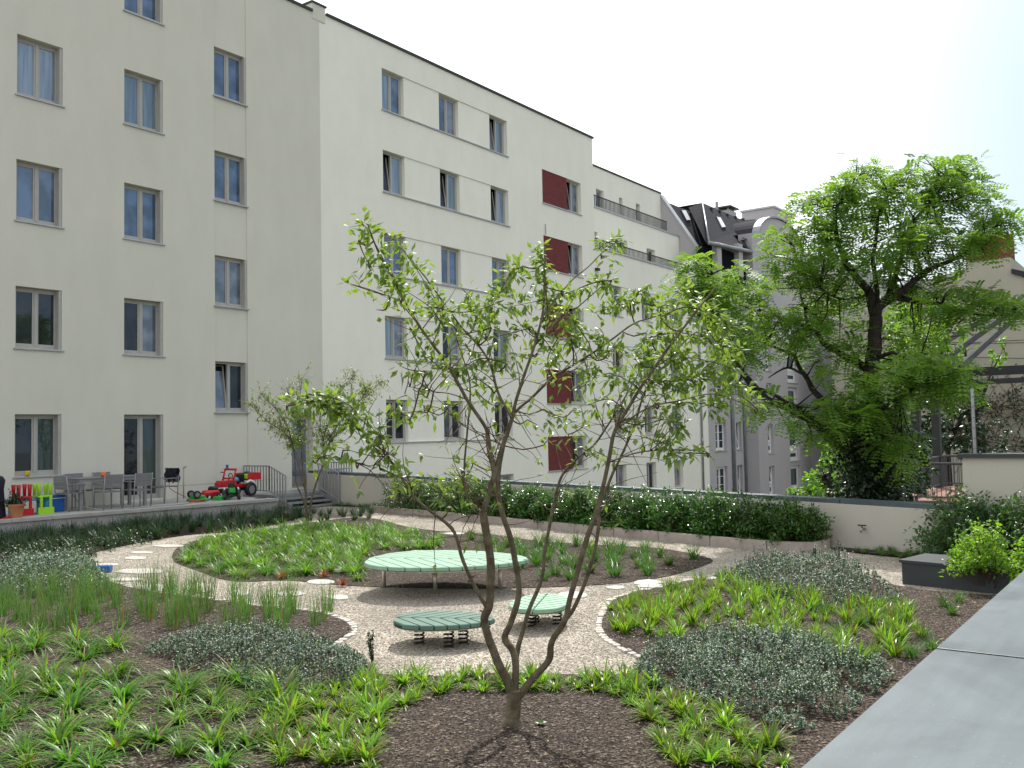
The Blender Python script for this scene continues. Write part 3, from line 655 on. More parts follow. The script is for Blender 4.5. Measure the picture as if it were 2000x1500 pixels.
# kerb around the hedge bed
KP = [(17.55,17.3),(16.85,14.2),(16.0,11.0),(15.25,8.0),(14.83,6.1),(14.75,5.45),(14.88,5.05),(15.2,4.9),(15.56,4.98)]
t = thing('bed_kerb', 'pinkish precast concrete kerb curving around the hedge bed', 'kerb')
def path_pts(P, step):
    P = [Vector(p) for p in P]; out = [P[0]]; 
    for i in range(len(P)-1):
        n = max(1, int((P[i+1]-P[i]).length/step))
        for k in range(1, n+1): out.append(P[i].lerp(P[i+1], k/n))
    return out
def catmull(P, n=6):
    P = [Vector(p) for p in P]; out = []
    for i in range(len(P)-1):
        a = P[max(i-1,0)]; b = P[i]; c_ = P[i+1]; d = P[min(i+2,len(P)-1)]
        for k in range(n):
            s = k/n; out.append(.5*((2*b)+(c_-a)*s+(2*a-5*b+4*c_-d)*s*s+(3*b-a-3*c_+d)*s**3))
    out.append(P[-1]); return out
kc = catmull(KP, 4); seg = []; acc = 0; cur = [kc[0]]
pp = path_pts(kc, .12); 
for i in range(1, len(pp)):
    cur.append(pp[i]); acc += (pp[i]-pp[i-1]).length
    if acc > 1.0 or i == len(pp)-1:
        m_ = MB(); wv = []
        for j in range(len(cur)):
            d = (cur[min(j+1,len(cur)-1)]-cur[max(j-1,0)]).normalized(); n_ = Vector((-d.y, d.x))
            q = cur[j] + (d*.008 if j == 0 else -d*.008 if j == len(cur)-1 else d*0)
            wv.append((q-n_*.04, q+n_*.06))
        for j in range(len(wv)-1):
            (a,b),(c_,e) = wv[j], wv[j+1]
            for z0, z1 in ((-2.02,-1.845),):
                m_.poly([(a.x,a.y,z1),(c_.x,c_.y,z1),(e.x,e.y,z1),(b.x,b.y,z1)]); m_.poly([(a.x,a.y,z0),(c_.x,c_.y,z0),(c_.x,c_.y,z1),(a.x,a.y,z1)]); m_.poly([(b.x,b.y,z0),(e.x,e.y,z0),(e.x,e.y,z1),(b.x,b.y,z1)][::-1])
        for (a,b) in (wv[0], wv[-1]): m_.poly([(a.x,a.y,-2.02),(b.x,b.y,-2.02),(b.x,b.y,-1.845),(a.x,a.y,-1.845)])
        m_.build('kerb_stone', 'kerb', t); cur = [pp[i]]; acc = 0
# hedge bed soil
mb = MB(); hp = [(p.x,p.y) for p in kc]; mb.poly([(x,y,-1.90) for x,y in hp]+[(15.57,4.85,-1.90),(18.3,17.2,-1.90)]); tag(mb.build('hedge_bed_soil','mulch'), kind='structure')

# ------------------------------------------------------------------ planting beds
def inpoly(p, P):
    x, y = p; c_ = False; j = len(P)-1
    for i in range(len(P)):
        if (P[i][1] > y) != (P[j][1] > y) and x < (P[j][0]-P[i][0])*(y-P[i][1])/(P[j][1]-P[i][1])+P[i][0]: c_ = not c_
        j = i
    return c_
def bedpoly(px): return [G(*p) for p in px]
ISL = [(335,1088),(350,1068),(400,1052),(460,1043),(520,1035),(600,1022),(680,1012),(735,1014),(790,1028),(860,1038),(950,1043),(1060,1058),(1195,1066),(1300,1073),(1388,1092),(1370,1107),(1300,1127),(1195,1141),(1055,1148),(900,1150),(760,1148),(660,1143),(560,1134),(480,1137),(430,1131),(380,1113),(345,1100)]
LEFT = [(-60,1085),(190,1098),(205,1128),(280,1152),(400,1168),(530,1186),(600,1192),(647,1202),(682,1217),(690,1234),(640,1265),(700,1300),(730,1316),(800,1322),(900,1322),(980,1316),(1100,1319),(1200,1320),(1245,1306),(1258,1288),(1212,1265),(1174,1235),(1180,1200),(1203,1170),(1293,1148),(1415,1122),(1505,1100),(1640,1106),(1730,1140),(1850,1158),(1960,1165)]
DARK = [(-60,1080),(150,1085),(190,1078),(255,1064),(360,1046),(440,1040),(510,1031),(600,1008),(660,1003),(735,1004),(715,1018)][:8]
def add_bed(name, P, z, mt='mulch'):
    mb = MB(); mb.poly([(x,y,z) for x,y in P]); o = mb.build(name, mt); tag(o, kind='structure')
    import bmesh
    bm = bmesh.new(); bm.from_mesh(o.data); bmesh.ops.triangulate(bm, faces=bm.faces[:]); bm.to_mesh(o.data); bm.free(); return o
def smoothp(P, n=4):
    Q = catmull(P+[P[0]], n)[:-1]; return [(q.x, q.y) for q in Q]
PI_ = smoothp(bedpoly(ISL)); add_bed('island_bed_soil', PI_, -1.992)
lp = bedpoly(LEFT); s_ = catmull(lp, 4); PL = [(q.x,q.y) for q in s_]+[(13.5,.5),(-2,.5),(-2,12.5)]; add_bed('front_bed_soil', PL, -1.988)
dp = bedpoly(DARK); PD = [(q.x,q.y) for q in catmull(dp,3)]+[(16.2,19.0),(9.4,19.75),(4,20.2),(2,14)]
add_bed('shaded_bed_soil', PD, -1.984)
st = [G(645,988),G(800,994),(17.6,17.3),(18.3,17.3),(18.75,19.4),(19.3,21.2)]; add_bed('wall_strip_soil', st, -1.98)
sr = [G(1620,1072),G(1680,1082),G(1760,1090),G(1860,1092),(15.1,2.8),(15.5,4.8)]; add_bed('wall_strip_soil', sr, -1.976)
# stone edgings made of small setts
def edging(px, label):
    P = catmull([Vector(G(*p)) for p in px], 8); pp = path_pts(P, .02); mb = MB(); acc = 0; last = pp[0]
    for i in range(1, len(pp)-1):
        acc += (pp[i]-pp[i-1]).length
        if acc > .105:
            acc = 0; d = (pp[i+1]-pp[i-1]).normalized(); a = math.atan2(d.y, d.x)+R.uniform(-.09,.09)
            M4 = Matrix.Translation((pp[i].x, pp[i].y, 0)) @ Matrix.Rotation(a, 4, 'Z')
            w = R.uniform(.036,.047); hw = R.uniform(.028,.042)
            mb.box(-w, w, -hw, hw, -2.03, -1.980+R.uniform(-.007,.007), 0, M4)
    mb.tube([(p.x,p.y,-2.005) for p in pp[::4]], .022, 4)
    o = mb.build('bed_edging', 'sett', bevel=.006); tag(o, label, 'edging')
edging([(190,1100),(205,1130),(280,1153),(400,1170),(530,1187),(600,1193),(647,1203),(684,1218),(692,1234),(672,1250),(640,1266)], 'pale stone sett edging of the left planting bed')
edging([(1258,1290),(1212,1267),(1172,1236),(1176,1200),(1203,1168),(1293,1146),(1415,1120),(1470,1106)], 'pale stone sett edging of the right planting bed')

# ------------------------------------------------------------------ loose stones and chips (nobody could count these)
def scatter_rocks(name, P, n, smin, smax, mt, flat, z, lim, label, cat):
    mb = MB(); xs = [p[0] for p in P]; ys = [p[1] for p in P]; k = 0; tries = 0
    while k < n and tries < n*30:
        tries += 1; x = R.uniform(max(min(xs), lim[0]), min(max(xs), lim[1])); y = R.uniform(max(min(ys), lim[2]), min(max(ys), lim[3]))
        if not inpoly((x, y), P): continue
        k += 1; s = R.uniform(smin, smax); a = R.uniform(0, 6.28); e = R.uniform(.5, 1); ca, sa = cos(a)*s, sin(a)*s; i = len(mb.v); h = s*flat*R.uniform(.6,1.2); tx = R.uniform(-.5,.5)*s; ty = R.uniform(-.5,.5)*s
        mb.v += [(x+ca,y+sa,z+h*.4),(x-sa*e,y+ca*e,z+h*R.uniform(.1,.6)),(x-ca,y-sa,z+h*.3),(x+sa*e,y-ca*e,z+h*R.uniform(.1,.6)),(x+tx*.4,y+ty*.4,z+h)]
        mb.f += [(i,i+1,i+4),(i+1,i+2,i+4),(i+2,i+3,i+4),(i+3,i,i+4)]; mb.m += [0]*4
    o = mb.build(name, mt); tag(o, label, cat, kind='stuff'); return o
GRV = bedpoly([(690,1234),(640,1262),(730,1314),(900,1318),(1200,1316),(1258,1286),(1174,1235),(1180,1195),(1293,1146),(1415,1122),(1300,1130),(1055,1150),(900,1152),(660,1145),(430,1133),(340,1098),(360,1052),(200,1090),(205,1125),(400,1165),(600,1190)])
scatter_rocks('loose_gravel', GRV, 26000, .005, .014, 'pebble', .8, -2.0, (0,16,0,20), 'loose pale gravel stones around the seats', 'gravel')
PATH2 = bedpoly([(800,1000),(1100,1032),(1300,1054),(1540,1078),(1700,1090),(1755,1135),(1850,1152),(1640,1104),(1505,1098),(1388,1094),(1300,1071),(1100,1058),(850,1038),(735,1010)])
scatter_rocks('loose_gravel', PATH2, 9000, .008, .018, 'pebble', .7, -2.0, (0,20,0,20), 'loose pale gravel on the path beside the kerb', 'gravel')
scatter_rocks('bark_chips', PL, 52000, .006, .020, 'chip', .55, -1.988, (3,14,.6,12.5), 'brown bark mulch chips covering the front beds', 'mulch')
scatter_rocks('bark_chips', PI_, 9000, .01, .025, 'chip', .5, -1.992, (0,20,0,20), 'brown bark mulch chips on the island bed', 'mulch')

# ------------------------------------------------------------------ stepping stones
STN = [(276,1080,26,3),(266,1091,26,4.5),(329,1067,38,3.5),(212,1104,26,4),(276,1117,58,8),(245,1133,38,5),(300,1150,32,10),(392,1150,34,13),(469,1160,24,8),(567,1161,32,8),(658,1168,26,7),(627,1138,30,6),(655,1115,20,6),(1118,1164,33,9),(1202,1149,22,5),(1265,1139,36,7),(1383,1130,24,5),(887,1043,26,3),(1280,1146,50,5),(820,1078,24,3),(752,1096,8,2)]
slab = {'label':None}
lab = ['small flat pale stepping stone at the far end of the left path','pale flat stepping stone left of the island bed','long thin pale slab in the path against the island bed','pale slab stub beside the blue tub','largest pale slab on the left path right of the blue tub','pale slab just below the blue tub','pale stone behind the reed grass nearest the left path','squarish pale stone behind the reed grass','small pale stone at the middle of the reed grass row','kite shaped pale stone left of the red leaved plant','pale stone at the right end of the reed grass','rounded white stone in front of the red leaved plant','pale stone between two red leaved plants','round pale stone behind the pale green spring seat','small pale slab on the gravel right of the leaf table','pale slab at the corner of the right bed','pale slab at the narrowing of the right path','pale slab at the far edge of the island bed','long pale slab along the edge of the right bed','small pale slab in the planting behind the leaf table','tiny pale stone left of the leaf table']
for (x, y, rx, ry), lb in zip(STN, lab):
    n = R.choice([6,7,8]); ph = R.uniform(0,1); pts = []
    rnd = 14 if (x, y) in ((627,1138),(1118,1164)) else 0
    if rnd: n = rnd
    for i in range(n):
        a = 2*pi*(i+ph)/n; k_ = 1 if rnd else R.uniform(.8,1.12); pts.append(G(x+rx*.92*cos(a)*k_, y+ry*.75*sin(a)*k_))
    mb = MB(); mb.prism(pts, -2.0, -1.984, cham=.005); tag(mb.build('stepping_stone','paver'), lb, 'stepping stone', 'pale stepping stones in the gravel')

# ------------------------------------------------------------------ leaf table and spring seats
def clip(poly, a, b, c_):  # keep a*x+b*y<=c
    out = []
    for i in range(len(poly)):
        p, q = poly[i], poly[(i+1)%len(poly)]; fp = a*p[0]+b*p[1]-c_; fq = a*q[0]+b*q[1]-c_
        if fp <= 0: out.append(p)
        if fp*fq < 0: s = fp/(fp-fq); out.append((p[0]+(q[0]-p[0])*s, p[1]+(q[1]-p[1])*s))
    return out
def leaf_outline(L, Wd, n=26, bl=.40):
    up_ = []; 
    for i in range(n+1):
        s = i/n; x = -L/2+L*s
        sp = s**.80; w = Wd/2*(max(0,1-abs(2*sp-1)**2.1)**.62)*(1.04-.10*s)
        up_.append((x, w))
    up_[0] = (-L/2, .0); up_[-1] = (L/2, 0)
    return up_ + [(x, -w) for x, w in up_[-2:0:-1]]
def leaf_top(parent, L, Wd, z, th, mt, nm, pw, ang=52):
    O = leaf_outline(L, Wd); core = MB(); core.prism([(x*.985, y*.985) for x, y in O], z, z+th*.55); c0 = core.build('core', 'groove', parent)
    mb = MB(); t = radians(ang); nx, ny = sin(t), cos(t); g = .007
    for sd_ in (1, -1):
        half = clip(O, 0, -sd_, -g*.7)
        k = -L
        while k < L:
            # stripe perpendicular coordinate: x*sin(ang) - |y|*cos(ang)
            a, b = nx, -ny*sd_
            P = clip(half, a, b, k+pw-g); P = clip(P, -a, -b, -(k+g)) if len(P) > 2 else []
            if len(P) > 2:
                ar = abs(sum(P[i][0]*P[(i+1)%len(P)][1]-P[(i+1)%len(P)][0]*P[i][1] for i in range(len(P))))
                if ar > .0015: mb.prism(P, z+.008, z+th, cham=.008)
            k += pw
    return mb.build(nm, mt, parent)
def place_leaf(lp, rp, z):
    a = Vector(lp); b = Vector(rp); c0 = (a+b)/2; return c0, math.atan2((b-a).y, (b-a).x), (b-a).length
# table
T1c = Vector((9.24, 7.77)); rz = math.atan2(-1.99, .87)
t = thing('leaf_table', 'large pale green leaf shaped platform table on metal legs', 'table', (T1c.x, T1c.y, GZ), rz)
leaf_top(t, 2.10, 1.66, .352, .052, 'leaf_tab', 'table_top', .15, 50)
mb = MB(); O = leaf_outline(1.92, 1.42); mb.prism([(x,y) for x,y in O], .325, .344); mb.build('frame','leg',t)
ci = Matrix.Rotation(-rz, 3, 'Z')
for lx, ly in ((8.99,8.73),(8.96,7.76),(9.63,7.17)):
    q = ci @ Vector((lx-T1c.x, ly-T1c.y, 0)); q *= .93
    mb = MB(); mb.tube([(q.x,q.y,0),(q.x,q.y,.326)], .026, 14); mb.build('leg','leg',t,smooth=True)
for q in ((-.35,.55),(.45,.5)):
    mb = MB(); mb.tube([(q[0],q[1],0),(q[0],q[1],.326)], .026, 14); mb.build('leg','leg',t,smooth=True)
def spring(parent, x, y, h, r=.045, turns=5, wr=.0085):
    mb = MB(); pts = []; n = int(turns*14)
    for i in range(n+1):
        a = 2*pi*turns*i/n; pts.append((x+r*cos(a), y+r*sin(a), h*i/n))
    mb.tube(pts, wr, 6); mb.build('spring','spring',parent,smooth=True)
def seat(cx, cy, rz, L, Wd, mt, label, springs, h=.19):
    t = thing('spring_seat', label, 'spring seat', (cx,cy,GZ), rz, 'leaf shaped spring seats on the gravel')
    leaf_top(t, L, Wd, h, .047, mt, 'seat_top', .105, 48)
    mb = MB(); mb.prism([(x*.93,y*.93) for x,y in leaf_outline(L,Wd)], h-.012, h-.001); mb.build('frame','leg',t)
    mi = Matrix.Rotation(-rz, 3, 'Z')
    for sx, sy in springs:
        q = mi @ Vector((sx-cx, sy-cy, 0)); spring(t, q.x, q.y, h-.012)
    return t
seat(6.93, 5.88, math.atan2(-.85,.41), .98, .74, 'leaf_seat', 'dark green leaf shaped seat on black coil springs, left of the tree stems', [(6.76,6.05),(6.80,5.72),(6.99,5.70)])
seat(8.13, 5.59, math.atan2(.43,.92), .98, .60, 'leaf_seat2', 'light green leaf shaped seat on black coil springs, behind the tree stems', [(7.98,5.60),(8.12,5.66),(8.20,5.43)])

# ------------------------------------------------------------------ patio, stairs, bench
mb = MB(); mb.prism([(2,20.5),(9.44,19.72),(16.0,19.08),(16.0,21.74),(2,21.74)], -2.05, -1.66); tag(mb.build('terrace_base','concrete'), 'concrete base wall of the terrace', 'terrace', kind='structure')
mb = MB()
def edge_y(u): return 19.72-(u-9.44)*.0976
u = 4.0
while u < 16.0:
    b = min(u+.8, 16.03); mb.prism([(u+.004,edge_y(u)-.05),(b-.004,edge_y(b)-.05),(b-.004,edge_y(b)+.95),(u+.004,edge_y(u)+.95)], -1.658, -1.59)
    mb.prism([(u+.004,edge_y(u)+.96),(b-.004,edge_y(b)+.96),(b-.004,21.735),(u+.004,21.735)], -1.658, -1.59); u += .8
tag(mb.build('terrace_paving','concrete'), 'grey paving slabs of the terrace', 'paving', kind='structure')
PZ = -1.59
# small manhole style drain on the terrace
mb = MB(); q = onz(509,973,PZ); mb.lathe([(.16,0),(.16,.006)], 16, c=(q.x,q.y,PZ)); tag(mb.build('floor_drain','steel_d'), 'dark round drain cover on the terrace near the railing', 'drain cover')
# stairs
st = thing('entrance_stairs', 'galvanised steel steps and landing with bar railings at the entrance door', 'stairs')
mb = MB(); mb.box(17.0,20.1,20.55,21.73,-1.68,-1.61); mb.box(17.02,20.08,20.57,20.60,-1.85,-1.68); mb.box(20.05,20.08,20.57,21.7,-1.85,-1.68); mb.build('landing','steel',st)
for k in range(3):
    mb = MB(); z = -1.72-.11*k; mb.box(17.08,18.75,20.32-.26*k,20.56-.26*k,z-.045,z); mb.build('step','steel',st)
for u in (17.04, 18.79):
    mb = MB(); mb.poly([(u,20.56,-1.62),(u,20.56,-1.86),(u,19.72,-2.0),(u,19.72,-1.88)]); mb.poly([(u+.02,20.56,-1.62),(u+.02,20.56,-1.86),(u+.02,19.72,-2.0),(u+.02,19.72,-1.88)][::-1]); mb.poly([(u,20.56,-1.62),(u+.02,20.56,-1.62),(u+.02,19.72,-1.88),(u,19.72,-1.88)]); mb.build('stringer','steel',st)
def bar_rail(P, zt, zb, sp=.11, name='railing'):
    """P polyline of xy, zt/zb tops and bottoms at those points"""
    mb = MB(); P = [Vector(p) for p in P]
    for i in range(len(P)-1):
        a, b = P[i], P[i+1]; L = (b-a).length
        mb.tube([(a.x,a.y,zt[i]),(b.x,b.y,zt[i+1])], .020, 6); mb.tube([(a.x,a.y,zb[i]),(b.x,b.y,zb[i+1])], .016, 6)
        n = max(1, int(L/sp))
        for k in range(n+1):
            f = k/n; q = a.lerp(b, f); z1 = zt[i]+(zt[i+1]-zt[i])*f; z0 = zb[i]+(zb[i+1]-zb[i])*f
            d = (b-a).normalized(); M4 = Matrix.Translation((q.x,q.y,0)) @ Matrix.Rotation(math.atan2(d.y,d.x),4,'Z'); mb.box(-.022,.022,-.005,.005,z0,z1,0,M4)
    e = P[-1]; mb.tube([(e.x,e.y,zt[-1]),(e.x,e.y,-2.0)], .024, 8); e = P[0]; mb.tube([(e.x,e.y,zt[0]),(e.x,e.y,zb[0]-.1)], .024, 8)
    mb.build(name, 'steel', st)
bar_rail([(17.0,21.7),(17.0,20.62),(17.0,19.95)], [-.82,-.82,-1.08], [-1.5,-1.5,-1.8])
bar_rail([(18.80,20.62),(18.80,19.80)], [-.82,-1.08], [-1.5,-1.85])
bar_rail([(18.82,20.58),(20.08,20.58)], [-1.0,-1.0], [-1.6,-1.6]); bar_rail([(20.1,20.6),(20.1,21.7)], [-.84,-.84], [-1.55,-1.55])
# bench box
t = thing('bench', 'dark grey metal clad box bench beside the bright green shrub', 'bench')
bl = [(12.45,3.02),(13.05,2.72),(12.5,1.15),(11.9,1.35)]; bl = [(12.42,3.06),(13.15,2.92),(12.75,.9),(12.0,1.0)]
mb = MB(); mb.prism(bl, -2.01, -1.735); mb.build('body','zinc_dark',t)
cx = sum(p[0] for p in bl)/4; cy = sum(p[1] for p in bl)/4
mb = MB(); mb.prism([(cx+(x-cx)*1.04, cy+(y-cy)*1.03) for x,y in bl], -1.733, -1.70); mb.build('seat','zinc_dark',t)
t = thing('planter_kerb', 'low pale concrete kerb behind the dark bench', 'kerb'); mb = MB(); mb.box(13.95,14.08,-2,3.0,-2.01,-1.86); mb.box(14.081,15.2,2.9,3.0,-2.01,-1.862); mb.build('kerb','kerb',t)
mb = MB(); mb.poly([(14.08,-2,-1.88),(15.2,-2,-1.88),(15.2,2.9,-1.88),(14.08,2.9,-1.88)]); tag(mb.build('shrub_bed_soil','mulch'), kind='structure')
# wall tap on the garden wall
q = Vector((15.42,4.28,-1.62)); t = thing('wall_tap','small metal tap on the garden wall right of the hedge','tap')
mb = MB(); mb.tube([(15.46,4.35,-1.66),(15.34,4.37,-1.66),(15.33,4.37,-1.71)], .018, 8); mb.build('spout','steel',t,smooth=True)
mb = MB(); mb.tube([(15.37,4.30,-1.60),(15.37,4.43,-1.60)], .012, 6); mb.tube([(15.37,4.365,-1.66),(15.37,4.365,-1.60)], .01, 6); mb.build('handle','steel_d',t)

# ------------------------------------------------------------------ terrace furniture
def chair(loc, rz, label, group='grey terrace chairs at the outdoor table'):
    t = thing('terrace_chair', label, 'chair', loc, rz, group)
    for x in (-.22,.22):
        mb = MB(); mb.tube([(x,-.20,0),(x,-.22,.42),(x,-.27,.80)], .014, 6); mb.build('leg','alu',t,smooth=True)
        mb = MB(); mb.tube([(x,.21,0),(x,.20,.60)], .014, 6); mb.build('leg','alu',t,smooth=True)
        mb = MB(); mb.box(x-.022,x+.022,-.24,.23,.60,.618); mb.build('armrest','alu',t)
    mb = MB()
    for k in range(6): mb.box(-.21,.21,-.21+.075*k,-.21+.075*k+.068,.405,.42)
    mb.build('seat','slatg',t)
    mb = MB(); mb.box(-.22,.22,-.215,-.20,.385,.404); mb.box(-.22,.22,.215,.23,.385,.404); mb.build('seat_frame','alu',t)
    mb = MB()
    for k in range(5):
        z = .50+.06*k; y = -.225-.045*(z-.42)/.38; mb.box(-.205,.205,y-.008,y+.008,z,z+.054)
    mb.build('backrest','slatg',t); return t
chair((11.93,20.05,PZ), .0, 'grey slatted chair on the left of the two with backs to the garden')
chair((12.62,19.98,PZ), 0.03, 'grey slatted chair on the right of the two with backs to the garden')
chair((11.28,20.45,PZ), radians(-82), 'grey slatted chair at the left end of the outdoor table')
chair((13.72,20.55,PZ), radians(98), 'grey slatted chair at the right end with a black jacket over its back')
chair((12.0,21.35,PZ), pi, 'grey slatted chair on the far left side of the outdoor table against the wall')
chair((12.7,21.35,PZ), pi, 'grey slatted chair on the far right side of the outdoor table against the wall')
t = thing('terrace_table', 'long grey outdoor dining table on the terrace', 'table', (12.25,20.66,PZ))
mb = MB()
for k in range(7): mb.box(-.86,.86,-.36+.104*k,-.36+.104*k+.098,.70,.72)
mb.build('table_top','slatg',t); mb = MB(); mb.box(-.83,.83,-.345,-.33,.63,.699); mb.box(-.83,.83,.33,.345,.63,.699); mb.box(-.83,-.815,-.33,.33,.63,.699); mb.box(.815,.83,-.33,.33,.63,.699); mb.build('apron','alu',t)
for x in (-.80,.80):
    for y in (-.32,.32): mb = MB(); mb.box(x-.032,x+.032,y-.032,y+.032,0,.63); mb.build('leg','alu',t)
mb = MB(); mb.lathe([(.045,0),(.062,.11),(.052,.108),(.04,.02)], 16, c=(12.12,20.55,PZ+.721)); tag(mb.build('flower_pot','orange',smooth=True), 'small orange pot on the outdoor table', 'flower pot')
mb = MB(); mb.lathe([(.06,0),(.085,.03),(.078,.03),(.05,.01)], 16, c=(12.42,20.6,PZ+.721)); tag(mb.build('bowl','yellow',smooth=True), 'small yellow bowl on the outdoor table', 'bowl')
mb = MB(); mb.lathe([(.04,0),(.062,.10),(.06,.115),(.05,.11),(.035,.01)], 16, c=(10.97,21.74,-.845+.04)); tag(mb.build('flower_pot','yellow',smooth=True), 'small yellow pot on the window sill', 'flower pot')
# jacket draped over chair back
mb = MB(); n1, n2 = 12, 8; base = Vector((13.97,20.58,PZ))
for sgn in (1, -1):
    for i in range(n1):
        for j in range(n2):
            def P(i, j):
                y = -.24+.48*i/n1; z = .84-.30*(j/n2)*(1+.25*sin(i*1.1)); x = .035*sgn+(.012*sin(i*2.1)+.03*j/n2)*sgn+(.02*sin(j*1.3+i)) ; return base+Vector((x-.02, y, z+.012*sin(i*1.7)))
            mb.poly([P(i,j),P(i+1,j),P(i+1,j+1),P(i,j+1)])
for i in range(n1):
    y0 = -.24+.48*i/n1; y1 = -.24+.48*(i+1)/n1
    mb.poly([base+Vector((.015,y0,.84+.012*sin(i*1.7))), base+Vector((.015,y1,.84+.012*sin((i+1)*1.7))), base+Vector((-.055,y1,.84+.012*sin((i+1)*1.7))), base+Vector((-.055,y0,.84+.012*sin(i*1.7)))])
tag(mb.build('jacket','cloth',smooth=True), 'black jacket hanging over the back of a terrace chair', 'jacket')
# covered grill
t = thing('covered_grill', 'dark fabric cover over a grill at the left edge of the terrace', 'cover', (9.42,20.3,PZ))
mb = MB(); n = 28
for k, (z, w, d) in enumerate([(0,.30,.27),(.3,.28,.25),(.6,.27,.24),(.78,.30,.26),(.86,.26,.22),(.90,.16,.13),(.905,.02,.02)]):
    for i in range(n):
        a = 2*pi*i/n; f = 1+.05*sin(i*2.3+k)*(1-z); sq = (abs(cos(a))**4+abs(sin(a))**4)**-.25; mb.v.append((w*cos(a)*sq*f, d*sin(a)*sq*f, z))
    if k:
        for i in range(n): q = (i+1)%n; mb.f.append(((k-1)*n+i,(k-1)*n+q,k*n+q,k*n+i)); mb.m.append(0)
mb.build('cover','purple',t,smooth=True)
# kids table with two upturned chairs
t = thing('kids_table', 'small blue plastic children table on the terrace', 'table', (10.42,20.55,PZ))
mb = MB(); mb.box(-.42,.36,-.22,.22,.30,.35); mb.build('table_top','cyan',t,bevel=.015)
for x in (-.33,.28):
    for y in (-.16,.16): mb = MB(); mb.lathe([(.062,0),(.05,.02),(.045,.2),(.055,.30)], 14, c=(x,y,0)); mb.build('leg','cyan',t,smooth=True)
def kchair(loc, rz, mt, label):
    t = thing('kids_chair', label, 'chair', loc, rz, 'upturned children chairs')
    mb = MB(); mb.box(-.16,.16,-.14,.14,.02,.065); mb.build('seat',mt,t,bevel=.015)
    for x in (-.12,.12):
        for y in (-.10,.10): mb = MB(); mb.lathe([(.032,.066),(.038,.20),(.046,.31),(.04,.32)], 12, c=(x,y,0)); mb.build('leg',mt,t,smooth=True)
    mb = MB(); mb.box(-.13,-.07,-.19,-.15,-.20,.05); mb.box(.07,.13,-.19,-.15,-.20,.05); mb.prism([(0,0),(1,0),(1,1)],0,0) if False else None
    M4 = Matrix.Translation((0,-.17,-.25)); mb.box(-.17,.17,-.022,.022,-.10,.06,0,M4); mb.build('backrest',mt,t,bevel=.012); return t
kchair((10.18,20.42,PZ+.34), .05, 'red', 'red plastic child chair standing upside down on the blue table')
kchair((10.60,20.36,PZ+.34), -.05, 'lime_p', 'lime green plastic child chair standing upside down on the blue table')
t = thing('cool_box', 'blue plastic cool box next to the lime child chair', 'cool box', (11.02,20.75,PZ))
mb = MB(); mb.box(-.21,.21,-.15,.15,0,.31); mb.build('body','blue',t,bevel=.02); mb = MB(); mb.box(-.22,.22,-.16,.16,.312,.38); mb.build('lid','blue',t,bevel=.015); mb = MB(); mb.box(-.222,.222,-.162,.162,.296,.311); mb.build('rim','white',t)
# potted plant
def leafquad(mb, p, d, up_, L, Wd, m=0, droop=.25):
    d = d.normalized(); s = d.cross(up_)
    if s.length < 1e-3: s = d.orthogonal()
    s.normalize(); nrm = s.cross(d).normalized(); q = p+d*L*.45+nrm*L*.04; e = p+d*L-Vector((0,0,L*droop)); i = len(mb.v)
    w = s*Wd*.5; fold = -nrm*Wd*.16
    mb.v += [tuple(p), tuple(q+w+fold), tuple(e), tuple(q-w+fold), tuple(q)]
    mb.f += [(i,i+4,i+1),(i+4,i+2,i+1),(i,i+3,i+4),(i+4,i+3,i+2)]; mb.m += [m]*4
def rnd_dir(zb=0.0):
    while True:
        v = Vector((R.uniform(-1,1),R.uniform(-1,1),R.uniform(-1,1)))
        if .05 < v.length < 1: v.normalize(); v.z += zb; return v.normalized()
t = thing('potted_plant', 'dark leafy plant in a terracotta pot at the terrace edge', 'potted plant', (9.84,19.95,PZ))
mb = MB(); mb.lathe([(.11,0),(.155,.24),(.172,.24),(.175,.285),(.155,.285),(.145,.25)], 24); mb.build('pot','terra',t,smooth=False)
mb = MB(); mb.lathe([(.144,.25),(.02,.262)], 16); mb.build('soil','mulch',t)
mb = MB(); sm = MB()
for k in range(14):
    d = rnd_dir(.8); e = Vector((0,0,.25))+d*R.uniform(.2,.36); sm.tube([(0,0,.25), Vector((0,0,.3))+d*.12, e], [.008,.006,.003], 5)
    for q in range(16): leafquad(mb, Vector((0,0,.3)).lerp(e, R.uniform(.35,1))+rnd_dir()*.05, rnd_dir(.1), Vector((0,0,1)), R.uniform(.06,.10), .035)
sm.build('stem','twig',t); mb.build('foliage','dark_leaf',t)
mb = MB(); mb.poly([(-.12,-.05,.004),(.10,-.06,.006),(.13,.03,.05),(0,.06,.03)]); mb.poly([(-.12,-.05,.004),(0,.06,.03),(-.1,.05,.002)]); tag(mb.build('dropped_cloth','red',loc=(9.62,19.95,PZ)), 'crumpled red cloth lying on the terrace edge', 'cloth')
